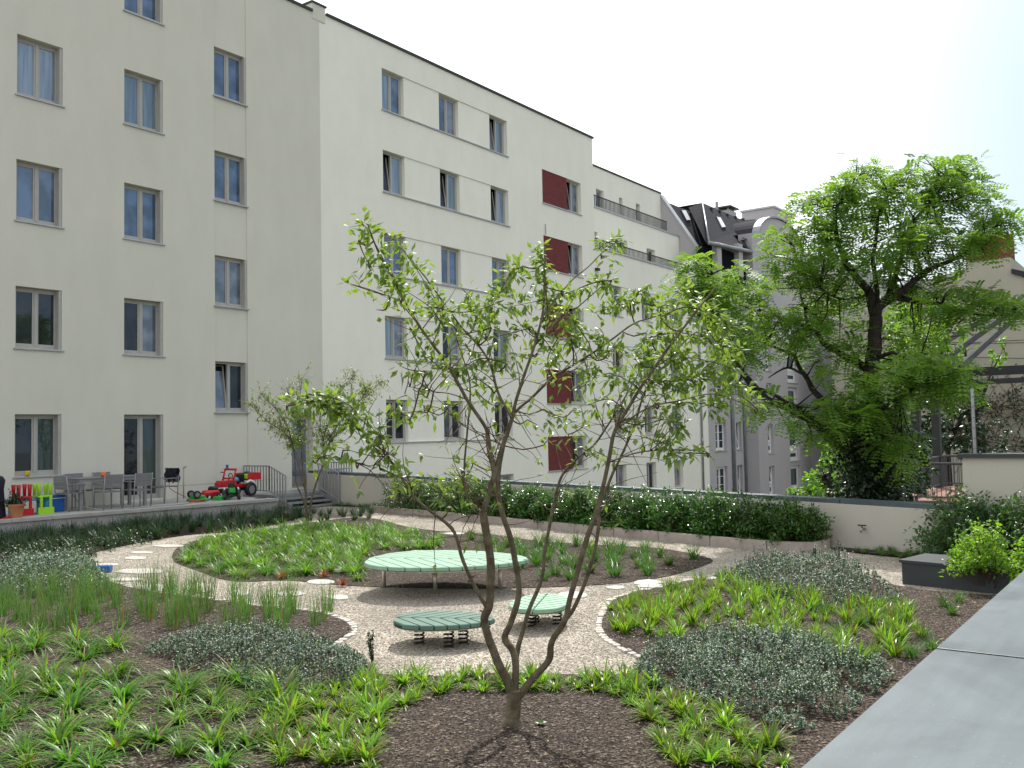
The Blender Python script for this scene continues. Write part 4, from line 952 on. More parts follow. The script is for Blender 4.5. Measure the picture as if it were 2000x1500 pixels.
# wheel toys
def wheel(parent, c_, r, w, ax='y', rim='white'):
    mb = MB(); c_ = Vector(c_); a = Vector((0,1,0)) if ax == 'y' else Vector((1,0,0))
    prof = [(r*.62,-w/2),(r*.93,-w/2),(r,-w*.3),(r,w*.3),(r*.93,w/2),(r*.62,w/2)]; n = 20; b = len(mb.v)
    e1 = Vector((1,0,0)) if ax == 'y' else Vector((0,1,0)); e2 = Vector((0,0,1))
    for rr, zz in prof:
        for j in range(n):
            t_ = 2*pi*j/n; k_ = 1+(.03 if (j%2 and rr > r*.9) else 0); mb.v.append(tuple(c_+a*zz+(e1*cos(t_)+e2*sin(t_))*rr*k_))
    for k in range(len(prof)-1):
        for j in range(n): q = (j+1)%n; mb.f.append((k*n+j,k*n+q,(k+1)*n+q,(k+1)*n+j)); mb.m.append(0)
    o = mb.build('wheel','black',parent)
    mb = MB(); mb.tube([c_-a*w*.42, c_+a*w*.42], r*.61, 16); mb.build('rim',rim,o)
def toy_tractor(loc, rz, body, label, cab=True, s=1, bed=True):
    t = thing('pedal_tractor', label, 'toy vehicle', loc, rz); t.scale = (s,s,s)
    # x forward, y left
    mb = MB(); mb.box(.02,.48,-.10,.10,.24,.38); mb.prism([(.48,-.09),(.54,-.07),(.54,.07),(.48,.09)],.24,.35); mb.box(-.30,.04,-.09,.09,.20,.28); mb.build('bonnet',body,t,bevel=.02)
    mb = MB(); mb.box(-.40,.46,-.045,.045,.13,.20); mb.box(.34,.38,-.2,.2,.10,.14); mb.build('chassis','black',t)
    for y in (-.22,.22): wheel(t,(.36,y,.10),.10,.08,rim='slatg'); wheel(t,(-.26,y*1.05,.155),.155,.11,rim='slatg')
    for y in (-.22,.22): mb = MB(); mb.tube([(-.43,y,.22),(-.38,y,.31),(-.26,y,.35),(-.14,y,.31)], .03, 6); mb.build('mudguard','white',t,smooth=True)
    mb = MB(); mb.box(-.16,.02,-.10,.10,.32,.35); mb.box(-.20,-.16,-.11,.11,.32,.50); mb.build('seat','black',t,bevel=.015)
    mb = MB(); n = 14; mb.tube([(.12+.03*cos(2*pi*i/n), .085*cos(2*pi*i/n), .47+.06*sin(2*pi*i/n)) for i in range(n+1)], .011, 6); mb.tube([(.2,0,.36),(.12,0,.46)], .012, 6); mb.build('steering_wheel','black',t,smooth=True)
    if cab:
        mb = MB()
        for y in (-.16,.16): mb.tube([(.20,y,.36),(.12,y,.62)], .022, 6)
        mb.tube([(.12,-.18,.62),(.12,.18,.62)], .024, 6); mb.tube([(.18,-.16,.42),(.18,.16,.42)], .02, 6); mb.box(.1,.14,-.28,-.18,.54,.57); mb.build('windscreen_frame',body,t,smooth=True)
        mb = MB(); mb.lathe([(.03,0),(.03,.07),(.02,.08)], 10, c=(.12,-.1,.645)); mb.build('beacon','blue',t)
    if bed:
        mb = MB(); mb.box(-.62,-.22,-.20,.20,.36,.39); mb.box(-.62,-.22,-.205,-.19,.39,.52); mb.box(-.62,-.22,.19,.205,.39,.52); mb.box(-.635,-.62,-.205,.205,.36,.52); mb.build('load_bed',body,t,bevel=.005)
    return t
p = onz(470,968,PZ)
toy_tractor((15.95,20.75,PZ), radians(188), 'red', 'red pedal truck with windscreen frame and load bed at the stair railing', s=1.18)
toy_tractor((15.30,20.02,PZ), radians(235), 'green', 'green pedal tractor without cab in front of the red truck', cab=False, bed=False, s=.78)
t = thing('toy_trailer', 'green toy trailer lying upside down with its black wheels in the air', 'toy vehicle', (14.55,20.35,PZ), radians(-10))
mb = MB(); mb.prism([(-.25,-.16),(.2,-.18),(.26,0),(.2,.18),(-.25,.16)],.0,.06,cham=.02); mb.prism([(-.18,-.12),(.12,-.13),(.12,.13),(-.18,.12)],.061,.15,cham=.03); mb.build('body','green',t,bevel=.01)
for y in (-.17,.17): wheel(t,(-.12,y,.17),.095,.06,rim='slatg')
t = thing('toy_loader', 'flat green toy shovel lying on the terrace next to the trailer', 'toy vehicle', (15.0,20.05,PZ), radians(10))
mb = MB(); mb.prism([(-.2,-.14),(.2,-.16),(.2,.16),(-.2,.14)],.0,.05,cham=.02); mb.prism([(-.17,-.12),(.14,-.13),(.14,.13),(-.17,.12)],.051,.10,cham=.03); mb.build('body','green',t,bevel=.01)
t = thing('toy_car', 'small red ride-on toy car with a black seat between the green toys', 'toy vehicle', (15.02,20.52,PZ), radians(190))
mb = MB(); mb.prism([(-.25,-.1),(.1,-.13),(.27,-.06),(.27,.06),(.1,.13),(-.25,.1)],.08,.24,cham=.06); mb.build('body','red',t,bevel=.01)
mb = MB(); mb.prism([(-.2,-.08),(0,-.08),(0,.08),(-.2,.08)],.24,.33,cham=.04); mb.build('seat','black',t)
for x in (-.16,.17):
    for y in (-.12,.12): wheel(t,(x,y,.07),.07,.05,rim='white')
mb = MB(); mb.prism([(-.1,-.07),(.1,-.07),(.1,.07),(-.1,.07)],.0,.12,cham=.03); tag(mb.build('toy_bucket','lime_p',loc=(16.3,20.65,PZ+.47)), 'lime green toy scoop in the load bed of the red truck', 'toy')
mb = MB(); mb.lathe([(.06,0),(.09,.12),(.08,.12),(.05,.01)], 12); tag(mb.build('toy_bucket','blue',loc=(16.5,20.88,PZ+.47)), 'blue toy bucket in the load bed of the red truck', 'toy')
mb = MB(); mb.lathe([(.08,0),(.13,.04),(.12,.14),(.06,.18)], 12); tag(mb.build('toy_bucket','black',smooth=True,loc=(16.38,20.78,PZ+.47)), 'black toy bucket in the load bed of the red truck', 'toy')
mb = MB(); mb.lathe([(.1,0),(.09,.05),(.05,.09),(.01,.1)], 12); tag(mb.build('toy_helmet','cyan',smooth=True,loc=(16.0,20.77,PZ+.42)), 'turquoise toy helmet on the seat of the red truck', 'toy')
# hose, cord, standpipe
mb = MB(); P = [(11.62,21.5,PZ+.62),(11.42,21.3,PZ+.60),(11.38,20.9,PZ+.2),(11.55,20.3,PZ+.02),(12.0,19.95,PZ+.012),(12.7,19.85,PZ+.012),(13.4,19.8,PZ+.012),(14.1,19.95,PZ+.012)]
P = [(11.05,21.1,PZ+.02),(11.02,21.2,PZ+.35),(11.2,21.3,PZ+.62),(11.5,20.95,PZ+.45),(11.5,20.3,PZ+.10),(11.9,19.86,PZ+.012),(12.6,19.72,PZ+.012),(13.4,19.66,PZ+.012),(14.1,19.85,PZ+.012)]
mb.tube(catmull(P,7), .011, 6); tag(mb.build('garden_hose','hose',smooth=True), 'beige garden hose looping under the outdoor table', 'hose')
mb = MB(); P = [(14.25+.22*cos(a*.7)*(1+.1*sin(a*2.1)), 19.95+.13*sin(a*.7)*(1+.15*cos(a*1.3)), PZ+.010+.0015*a) for a in range(0,36)]; mb.tube(catmull(P,3), .009, 5)
mb.tube(catmull([(14.1,20.9,PZ+.5),(14.0,20.75,PZ+.35),(14.15,20.6,PZ+.2),(14.4,20.3,PZ+.012),(14.3,20.05,PZ+.012)],6), .009, 5); tag(mb.build('extension_cord','cord',smooth=True), 'orange cord coiled on the terrace near the toys', 'cord')
mb = MB(); q = onz(388,972,PZ); mb.tube([(14.95,21.55,PZ),(14.95,21.55,PZ+.80)], .018, 8); mb.tube([(14.95,21.55,PZ+.80),(15.0,21.5,PZ+.84)], .022, 8); tag(mb.build('standpipe','hose',smooth=True), 'thin pale standpipe against the wall behind the toys', 'pipe')
# blue tub on the path
t = thing('plastic_tub', 'bright blue plastic tub lying on its side on the gravel path', 'tub', (*G(203,1118),GZ+.055), radians(-50))
mb = MB(); mb.box(-.11,.11,-.065,.065,-.05,.05); mb.build('body','blue',t,bevel=.012); mb = MB(); mb.box(-.115,-.10,-.072,.072,-.054,.058); mb.build('rim','blue',t)

# ------------------------------------------------------------------ steel frame, deck and fence on the right
t = thing('timber_deck', 'reddish timber deck behind the bar railing at right', 'deck'); mb = MB(); 
for k_ in range(44): mb.box(27.0+.145*k_, 27.13+.145*k_, -2, 6.62+.02*k_, -2.12, -2.08)
mb.build('boards','deck',t); mb = MB(); mb.box(26.97,33.4,-2,6.6,-2.25,-2.121); mb.build('frame','steel_d',t)
for k_ in range(4): mb = MB(); mb.box(28+1.5*k_,28.15+1.5*k_,6.2,6.35,-5.6,-2.25); mb.build('post','steel_d',t)
t = thing('mesh_railing', 'galvanised railing with fine bars around the timber deck', 'railing')
def mrail(a, b, n=1):
    a = Vector(a); b = Vector(b); L = (b-a).length; mb = MB()
    mb.tube([(a.x,a.y,-1.09),(b.x,b.y,-1.09)], .035, 8); mb.tube([(a.x,a.y,-1.98),(b.x,b.y,-1.98)], .025, 6)
    k = int(L/.11)
    for i in range(k+1): q = a.lerp(b, i/k); mb.box(q.x-.008,q.x+.008,q.y-.008,q.y+.008,-1.98,-1.09)
    for f in (0,1): q = a.lerp(b,f); mb.tube([(q.x,q.y,-2.1),(q.x,q.y,-1.07)], .035, 8)
    mb.build('rail_panel','rafter',t)
mrail((27.0,6.6),(33.2,6.75)); mrail((27.0,6.58),(27.0,4.0)); mrail((33.3,6.7),(33.3,0))
t = thing('steel_pergola', 'dark steel frame with sloping rafters over the deck at right', 'pergola')
P0 = onx(1757,740,27); zb = P0.z
def beam(nm, a, b, w=.11, mt='steel_d'):
    m_ = MB(); m_.tube([a,b], w, 4); m_.build(nm, mt, t)
for u, y in ((27.0,6.62),(29.6,6.72),(32.6,6.8)): 
    m_ = MB(); m_.box(u-.13,u+.13,y-.12,y+.12,-2.1 if u > 28 else -5.6,zb); m_.build('post','steel_d',t)
m_ = MB(); m_.box(26.87,27.13,-4,6.74,zb-.02,zb+.20); m_.build('beam','steel_d',t)
m_ = MB(); m_.box(32.5,32.74,-4,6.9,zb-.04,zb+.12); m_.build('beam','steel_d',t)
m_ = MB(); m_.box(27.131,32.499,6.62,6.8,zb-.01,zb+.12); m_.build('beam','steel_d',t)
apex = onx(2068, 540, 31.5)
for x in (1745,1819,1875):
    a = onx(x, 739, 26.95); a.z = zb+.22; d = apex-a
    m_ = MB(); M4 = Matrix.Translation(a) @ d.to_track_quat('X','Z').to_matrix().to_4x4(); m_.box(0,d.length,-.055,.055,-.075,.075,0,M4); m_.build('rafter','rafter',t)
for f in (.25,.55):
    m_ = MB(); m_.tube([onx(1745,739,26.95).lerp(apex,f)+Vector((0,0,.2)), onx(1990,739,26.95).lerp(apex,f)+Vector((0,0,.2))], .012, 4); m_.build('brace_wire','steel_d',t)
t = thing('mesh_fence', 'galvanised wire mesh fence on top of the taller wall', 'fence')
def fpost(y): m_ = MB(); m_.box(15.43,15.47,y-.02,y+.02,-.469,.50); m_.build('post','steel',t)
for y in (2.70,.4,-1.9): fpost(y)
m_ = MB()
for k_ in range(6): m_.box(15.40,15.404,-4,2.72,-.40+.155*k_,-.396+.155*k_)
y = -4
while y < 2.72: m_.box(15.405,15.4065,y,y+.0016,-.45,.47); y += .075
m_.build('mesh_panel','steel_d',t)

# ------------------------------------------------------------------ trees
def skel_pts(px, d0, d1):
    n = len(px); return [at(x, y, d0+(d1-d0)*i/(n-1)) for i, (x, y) in enumerate(px)]
def limb(mb, pts, r0, r1, seg=8, wob=.0, sm=4, m=0):
    C = catmull(pts, sm); n = len(C); Rr = [r0+(r1-r0)*(i/(n-1))**.85 for i in range(n)]
    C = [c_+Vector((noise.noise(c_*3+Vector((9,0,0))), noise.noise(c_*3+Vector((0,9,0))), noise.noise(c_*3)))*wob for c_ in C]
    Rr = [r*(1+.12*noise.noise(c_*9)) for r, c_ in zip(Rr, C)]
    mb.tube(C, Rr, seg, m); return C
# central cherry
T0 = Vector((5.23,3.86,GZ)); D0 = T0.x*CY+T0.y*SY
cherry = thing('multi_stem_tree', 'multi-stemmed cherry tree with fanned bare stems in the foreground bed', 'tree')
tm = MB(); nodes = []
def ch(px, da, db, r0, r1, seg=8, wob=.012):
    if r0 < .06: r0 *= .78
    C = limb(tm, skel_pts(px, D0+da, D0+db), r0, r1, seg, wob, 5); nodes.extend((c_, i) for i, c_ in enumerate(C)); return C
ch([(1000,1424),(1001,1400),(1003,1375),(1004,1345)], 0, 0, .062, .046, 12)
tm.tube([at(1000,1430,D0), at(1000,1412,D0), at(1001,1395,D0)], [.10,.072,.05], 12)
ch([(1003,1360),(990,1330),(976,1302),(962,1265),(953,1243),(945,1208),(956,1178),(960,1110),(952,1045),(945,1001)], 0, -.15, .042, .026, 10)
ch([(945,1003),(960,952),(968,925),(958,880),(952,848)], -.15, -.1, .024, .018)
ch([(968,932),(984,868),(1000,820),(1008,784),(1022,740),(1044,676),(1060,610),(1064,540),(1064,480)], -.12, .2, .022, .005)
ch([(952,848),(946,830),(912,780),(872,708),(840,665),(816,632),(790,590),(766,540),(748,512),(730,470),(718,438)], -.1, -.5, .018, .004)
ch([(1000,815),(975,770),(960,712),(935,675),(900,640),(870,600),(840,555),(800,504),(775,475)], -.1, .4, .014, .004)
ch([(945,1003),(930,990),(916,976),(908,930),(912,840),(916,752),(905,700),(890,660)], -.1, .35, .014, .004)
ch([(1004,1352),(1006,1302),(1000,1270),(985,1245),(1000,1210),(1014,1152),(1003,1075),(985,1015),(974,970),(972,925),(984,868)], 0, .35, .034, .017, 10)
ch([(984,868),(1004,810),(1040,775),(1080,736),(1120,712),(1160,688),(1200,660),(1240,632),(1290,615),(1330,600)], .35, .7, .016, .004)
ch([(1006,1300),(1012,1262),(1020,1236),(1034,1187),(1058,1127),(1065,1068),(1079,998),(1092,945),(1104,920),(1130,895),(1160,872),(1182,838),(1200,808),(1230,760),(1262,700),(1290,650)], .2, .9, .024, .004, 9)
ch([(1010,1362),(1040,1325),(1070,1290),(1076,1253),(1104,1208),(1114,1166),(1146,1054),(1168,995),(1188,900),(1200,840),(1225,800),(1270,730),(1320,660),(1370,600),(1400,560)], 0, -.35, .036, .005, 10)
ch([(1100,1212),(1120,1190),(1146,1131),(1167,1040),(1172,995),(1195,930),(1212,895),(1240,832),(1262,760),(1310,700),(1360,650),(1420,630)], -.1, .25, .020, .004, 8)
ch([(950,1185),(930,1150),(904,1096),(887,1040),(860,1012),(838,994),(812,972),(792,945),(770,910),(754,888),(725,855),(700,838),(670,812),(640,796),(600,788),(562,790)], -.1, -.7, .018, .003, 8)
ch([(1055,625),(1090,580),(1120,545),(1150,520),(1180,490),(1205,472)], .15, .35, .008, .003, 6)
ch([(1044,676),(1090,630),(1130,600),(1175,560),(1195,548)], .1, .5, .008, .003, 6)
ch([(1200,840),(1260,800),(1330,780),(1400,770),(1475,800)], -.35, -.1, .008, .003, 6)
ch([(1190,900),(1240,885),(1290,880),(1340,880),(1380,884)], -.35, -.5, .007, .003, 6)
ch([(754,888),(730,908),(700,905),(670,895),(622,893)], -.6, -.8, .005, .002, 5)
ch([(912,780),(880,770),(840,765),(795,755)], -.15, -.35, .006, .002, 5)
ch([(790,590),(760,580),(720,565),(685,553)], -.4, -.5, .005, .002, 5)
ch([(984,868),(940,850),(900,830),(860,800),(820,790),(790,770)], 0, .4, .006, .002, 5)
leafy = [ # polyline px, depth offset, leaves per 100 px
 ([(706,432),(735,480),(760,530),(785,580)],-.45,42),([(700,470),(712,500),(730,530)],-.5,26),([(762,462),(800,505),(835,560),(860,600),(895,650)],.2,34),
 ([(683,556),(700,560),(730,570),(760,578)],-.45,22),([(735,605),(748,606)],-.4,20),([(790,600),(810,625),(830,650)],-.4,26),([(780,560),(840,600),(860,630)],-.2,22),
 ([(850,600),(900,610),(950,600),(985,585)],.1,30),([(940,630),(965,590),(985,555),(1000,530),(1022,520)],.3,46),([(870,660),(920,650),(960,640)],0,26),
 ([(1046,488),(1062,520),(1066,560),(1070,620)],.2,36),([(1165,490),(1190,472),(1212,476)],.35,40),([(1175,500),(1190,500)],.3,22),([(1040,540),(1065,560),(1100,570)],.2,26),
 ([(990,600),(1040,590),(1100,575),(1160,552),(1195,548)],.3,34),([(1080,610),(1110,640),(1120,690)],.4,44),([(1100,600),(1130,640),(1150,670)],.5,34),([(1030,640),(1060,660),(1090,700)],.1,30),
 ([(780,714),(800,722),(830,726)],-.35,26),([(850,690),(890,720),(940,700),(990,710)],-.1,32),([(870,730),(900,750),(930,740),(960,760)],0,26),([(900,560),(930,600),(925,640)],.2,18),
 ([(805,760),(828,772)],-.2,24),([(1000,690),(1030,700),(1050,690)],.1,24),([(1090,740),(1130,720),(1160,740)],.3,22),([(960,660),(1000,650),(1040,640)],.1,24),([(800,640),(830,690),(860,720)],-.3,24),
 ([(1160,612),(1200,600),(1240,590),(1290,600)],.6,34),([(1230,590),(1260,570),(1290,600),(1330,560)],.6,28),([(1290,620),(1340,600),(1400,620),(1440,650)],-.2,50),([(1270,660),(1320,650),(1380,660),(1440,690)],0,54),
 ([(1240,700),(1300,700),(1360,700),(1430,720)],-.2,58),([(1260,740),(1320,745),(1380,740),(1460,760)],.1,54),([(1190,730),(1220,740),(1260,770)],-.3,46),([(1180,700),(1200,680),(1230,690)],.4,30),
 ([(1280,790),(1330,785),(1380,790),(1410,800)],-.2,42),([(1400,780),(1440,770),(1480,800)],-.1,26),([(1150,790),(1190,780),(1220,800)],-.1,28),([(1200,820),(1250,830),(1300,820),(1330,840)],0,38),
 ([(1240,850),(1280,860),(1310,870)],-.4,26),([(1300,885),(1340,885),(1385,886)],-.5,36),([(1060,800),(1100,815),(1120,800)],.2,22),([(1030,820),(1050,830)],.1,20),([(1080,850),(1060,870)],.3,16),
 ([(1135,795),(1140,830),(1110,850)],.5,18),([(1320,560),(1350,580),(1380,600)],.1,36),([(1380,640),(1410,690),(1420,740)],.2,44),([(1310,640),(1330,700),(1340,760)],.4,44),([(1260,650),(1270,700),(1290,760)],.4,36),
 ([(560,793),(590,788),(625,783),(665,790)],-.75,56),([(600,770),(640,775),(680,790),(700,815)],-.7,46),([(640,800),(680,810),(720,830),(745,860)],-.6,46),([(715,860),(750,880),(780,900)],-.55,34),([(770,815),(800,805),(835,805)],-.2,24),
 ([(610,897),(630,892),(655,886)],-.8,44),([(670,880),(684,880)],-.8,22),([(695,905),(712,905)],-.7,22),([(745,915),(765,925),(800,940)],-.55,24),([(790,925),(830,945),(860,965),(880,985)],-.2,26),
 ([(880,940),(910,930),(925,905)],.3,28),([(900,915),(905,960),(880,975)],.1,22),([(800,820),(770,800),(750,830)],-.3,14),([(930,765),(960,790),(990,790)],.2,14),([(1130,870),(1150,885)],.6,18),([(1160,880),(1180,890),(1200,900)],.6,20),
 ([(1080,740),(1070,700),(1090,660)],.3,26),([(1140,700),(1150,740),(1130,760)],.5,24),([(1170,640),(1180,660),(1170,690)],.5,26),([(830,800),(860,810),(880,790)],.3,12)]
lm = MB()
def add_leaf_spray(P, dens, Lm=.085, spread=.07):
    Q = path_pts(P, .012); n = int(dens*len(Q)*.012/(.01)/34*1.0)
    return Q
for px, dd, dens in leafy:
    C = catmull([at(x, y, D0+dd+R.uniform(-.03,.03)) for x, y in px], 5); Lp = sum((px[i+1][0]-px[i][0])**2+(px[i+1][1]-px[i][1])**2 for i in range(len(px)-1))**.5
    # join to nearest skeleton node
    st0 = min((C[0], C[-1]), key=lambda q: min((q-nd[0]).length for nd in nodes)); 
    if st0 is C[-1]: C = C[::-1]
    nd = min(nodes, key=lambda nn: (nn[0]-C[0]).length+.4*max(0, nn[0].z-C[0].z)); 
    mid = (nd[0]+C[0])/2+Vector((0,0,-.03)); tw = [nd[0], mid]+C; Ct = catmull(tw, 2); n = len(Ct)
    tm.tube(Ct, [.006-.0045*i/n for i in range(n)], 5, 1)
    L3 = sum((C[i+1]-C[i]).length for i in range(len(C)-1)); n = int(L3*dens*5.4)
    for _ in range(n):
        f = R.random()*(len(C)-1); i = int(f); p = C[i].lerp(C[min(i+1,len(C)-1)], f-i); off = rnd_dir(.1)*R.uniform(.0,.075); p = p+off
        dr = (off.normalized()*.9+rnd_dir()*.6+Vector((0,0,-.10))); leafquad(lm, p, dr, Vector((0,0,1))+rnd_dir()*.6, R.uniform(.05,.092), R.uniform(.025,.04), 0, R.uniform(.0,.25))
    for _ in range(int(L3*10)):   # fine side twigs carrying the sprays
        i = R.randrange(len(C)); e = C[i]+rnd_dir(.2)*R.uniform(.05,.11); tm.tube([C[i], e], [.0022,.0012], 4, 1)
        for q in range(3): leafquad(lm, e+rnd_dir()*.01, rnd_dir(-.2), Vector((0,0,1))+rnd_dir()*.4, R.uniform(.06,.09), .032)
# bare inner twigs
for _ in range(520):
    nd = R.choice(nodes)
    if nd[0].z < -.75 or nd[0].z > .75 or (nd[0].xy-T0.xy).length > 1.15: continue
    a = nd[0]; d = rnd_dir(.25); d = (d+Vector((a.x-T0.x, a.y-T0.y, .3))*.6).normalized(); L = R.uniform(.12,.42); P = [a]
    for s in range(4): d = (d+rnd_dir()*.25).normalized(); P.append(P[-1]+d*L/4)
    tm.tube(P, [.004,.0032,.0026,.002,.0013], 4, 1)
    if R.random() < .35:
        for q in range(3): leafquad(lm, P[-1]+rnd_dir()*.01, rnd_dir(-.2), Vector((0,0,1)), R.uniform(.05,.08), .028)
# nursery stubs on the stems
for _ in range(34):
    nd = R.choice([n_ for n_ in nodes if n_[0].z < -.9]); d = rnd_dir(.3); tm.tube([nd[0], nd[0]+d*R.uniform(.03,.045)], [.011,.006], 6)
tm.build('trunk', ['bark','twig'], cherry, smooth=True); lm.build('crown', 'cherry', cherry)

# small tree at the far end of the island
d0 = 14.58*CY+16.39*SY
tr = thing('small_tree', 'small airy young tree with sparse foliage in front of the entrance door', 'tree'); tm = MB(); lm = MB()
stems = [([(601,1023),(598,1000),(592,975),(578,940),(575,880),(560,850),(520,820),(488,790)],0,-.3),([(598,1000),(597,960),(590,900),(588,840),(585,790),(590,740)],.1,.2),([(602,1010),(610,970),(620,935),(632,905),(640,870),(660,845),(690,805),(720,770),(745,745)],0,.4),
 ([(632,905),(632,860),(640,830),(655,790),(670,755),(692,735)],.1,.3),([(575,880),(560,830),(535,795),(510,770)],-.1,-.2),([(588,850),(575,800),(560,760)],0,.4),([(632,870),(625,820),(628,780)],.3,.5),([(596,960),(580,900),(565,860),(545,820)],.1,.6),([(640,860),(668,820),(690,800),(712,770),(712,755)],.1,-.3)]
for px, a, b in stems:
    C = limb(tm, skel_pts(px, d0+a, d0+b), .032 if px[0][1] > 990 else .016, .004, 6, .01, 4)
    for c_ in C:
        if c_.z > -.3:
            for _ in range(8):
                d = rnd_dir(.3); e = c_+d*R.uniform(.1,.42); tm.tube([c_, (c_+e)/2+rnd_dir()*.03, e], [.0035,.0022,.0013], 3)
                for q in range(R.choice([3,5,8])): leafquad(lm, c_.lerp(e, R.uniform(.4,1.05))+rnd_dir()*.02, rnd_dir(), Vector((0,0,1)), R.uniform(.05,.08), .034)
tm.build('trunk','bark',tr,smooth=True); lm.build('crown','small',tr)

# robinia
DR = 18.0
rob = thing('robinia_tree', 'large robinia tree with feathery green foliage and ivy covered trunk behind the wall', 'tree'); tm = MB(); lm = MB(); rn = []
def rb(px, a, b, r0, r1):
    C = limb(tm, skel_pts(px, DR+a, DR+b), r0, r1, 8, .05, 5); rn.extend(C); return C
base = at(1700,960,DR); tm.tube([Vector((base.x+.1,base.y,-5.6)), Vector((base.x,base.y,-3.5)), base], [.38,.28,.22], 12)
rb([(1700,960),(1697,880),(1700,800),(1702,740),(1706,680),(1712,620)],0,0,.20,.125)
rb([(1712,625),(1700,585),(1690,560),(1665,530),(1650,505),(1634,460),(1630,420),(1645,390),(1660,375)],0,.3,.10,.025)
rb([(1712,625),(1720,600),(1745,578),(1770,560),(1810,530),(1850,512),(1885,495),(1910,488)],0,-.6,.11,.02)
rb([(1745,580),(1790,588),(1830,595),(1880,608),(1930,617),(1965,615),(1990,600)],0,-1.0,.06,.012)
rb([(1715,610),(1712,560),(1705,500),(1712,440),(1722,400),(1740,380)],0,.8,.06,.015)
rb([(1730,590),(1755,520),(1780,450),(1800,410),(1830,380),(1850,350),(1870,330)],.1,.9,.06,.012)
rb([(1695,900),(1650,875),(1600,835),(1560,805),(1510,785),(1475,760),(1450,725),(1415,680),(1395,650),(1370,620),(1350,600)],0,-1.2,.13,.02)
rb([(1570,808),(1520,775),(1470,755),(1430,745)],-.5,-1.3,.05,.015)
rb([(1700,860),(1660,820),(1620,790),(1585,760),(1570,730),(1545,690),(1500,670)],.2,.6,.11,.02)
rb([(1575,735),(1545,720),(1520,725),(1500,740)],.3,.2,.03,.01)
rb([(1700,730),(1670,705),(1640,690),(1610,670),(1580,640),(1540,630),(1500,610),(1460,600),(1430,590)],.1,1.2,.08,.015)
rb([(1690,575),(1650,585),(1620,580),(1600,565)],.0,-.3,.03,.01)
rb([(1708,700),(1740,690),(1770,700),(1800,690)],0,-1.2,.05,.015)
rb([(1700,840),(1730,790),(1770,760),(1800,745)],0,-1.5,.06,.015)
rb([(1580,640),(1570,600),(1562,560),(1560,520),(1550,480)],.8,1.0,.03,.01)
rb([(1400,655),(1385,620),(1380,580),(1375,545)],-.9,-1.0,.02,.008)
lobes = [ # cx,cy,rx,ry,depth,spread,count(fronds)
 (1390,540,62,38,-.9,.7,120),(1350,580,38,40,-1.0,.6,70),(1450,590,60,50,-.2,.8,110),(1520,520,34,62,.8,.6,60),(1560,600,60,60,.6,.9,110),(1430,650,70,40,-.9,.6,90),(1520,660,60,50,.3,.8,100),
 (1590,430,50,48,.3,.7,75),(1650,370,60,34,.4,.8,75),(1720,345,50,26,.6,.7,60),(1700,420,80,50,.6,1.0,150),(1790,420,80,55,.6,1.0,160),(1745,365,46,34,.6,.7,70),(1600,480,44,50,.4,.7,60),(1840,345,56,30,.8,.6,70),(1900,400,50,40,.2,.7,85),(1950,430,34,26,-.3,.4,50),(1860,370,56,40,.5,.6,70),
 (1640,500,60,50,.2,.9,90),(1740,500,80,50,.2,1.0,140),(1830,480,80,48,-.3,.9,140),(1900,470,60,30,-.6,.6,70),(1660,590,60,50,.4,.9,90),(1590,560,50,45,.2,.8,75),(1790,560,50,34,-.3,.7,60),(1870,575,70,26,-.8,.6,75),(1940,600,48,18,-1.0,.4,50),(1990,600,26,22,-1.1,.3,26),(1850,610,60,16,-.8,.5,40),
 (1600,680,70,50,.4,.9,100),(1670,680,60,50,.2,.8,90),(1760,660,60,50,.6,.8,80),(1640,760,60,46,-.2,.8,90),(1720,770,56,50,-.8,.8,110),(1790,740,70,44,-1.6,.7,150),(1840,720,50,36,-1.9,.5,80),(1860,760,40,26,-1.8,.5,50),(1700,840,60,40,-.9,.7,110),(1640,820,60,40,-.8,.7,90),(1560,810,50,22,-1.0,.4,40),(1500,800,36,16,-1.2,.3,24),(1590,850,36,16,-.9,.3,20),
 (1460,700,50,24,-.9,.5,36),(1400,610,50,30,-1.1,.5,50),(1620,620,40,40,.8,.6,50),(1680,320,20,14,.4,.3,8),(1870,318,34,14,.8,.3,18),(1800,318,14,10,.8,.3,6),(1760,880,40,40,-1.2,.4,50)]
def frond(mb, p, d, L, m=0):
    d = d.normalized(); s = d.cross(Vector((0,0,1))); s = s.normalized() if s.length > .01 else Vector((1,0,0)); up_ = s.cross(d)
    n = 5; w = L*.30; roll = R.uniform(-.5,.5); s = (s*cos(roll)+up_*sin(roll)).normalized()
    for k in range(n):
        q = p+d*L*(k+.6)/n - Vector((0,0,L*.35*((k+.6)/n)**2))
        for sg in (1,-1):
            a = q; e = q+s*sg*w+d*w*.25; hw = d*L*.10; i = len(mb.v)
            mb.v += [tuple(a), tuple((a+e)/2+hw), tuple(e), tuple((a+e)/2-hw)]; mb.f.append((i,i+1,i+2,i+3)); mb.m.append(m)
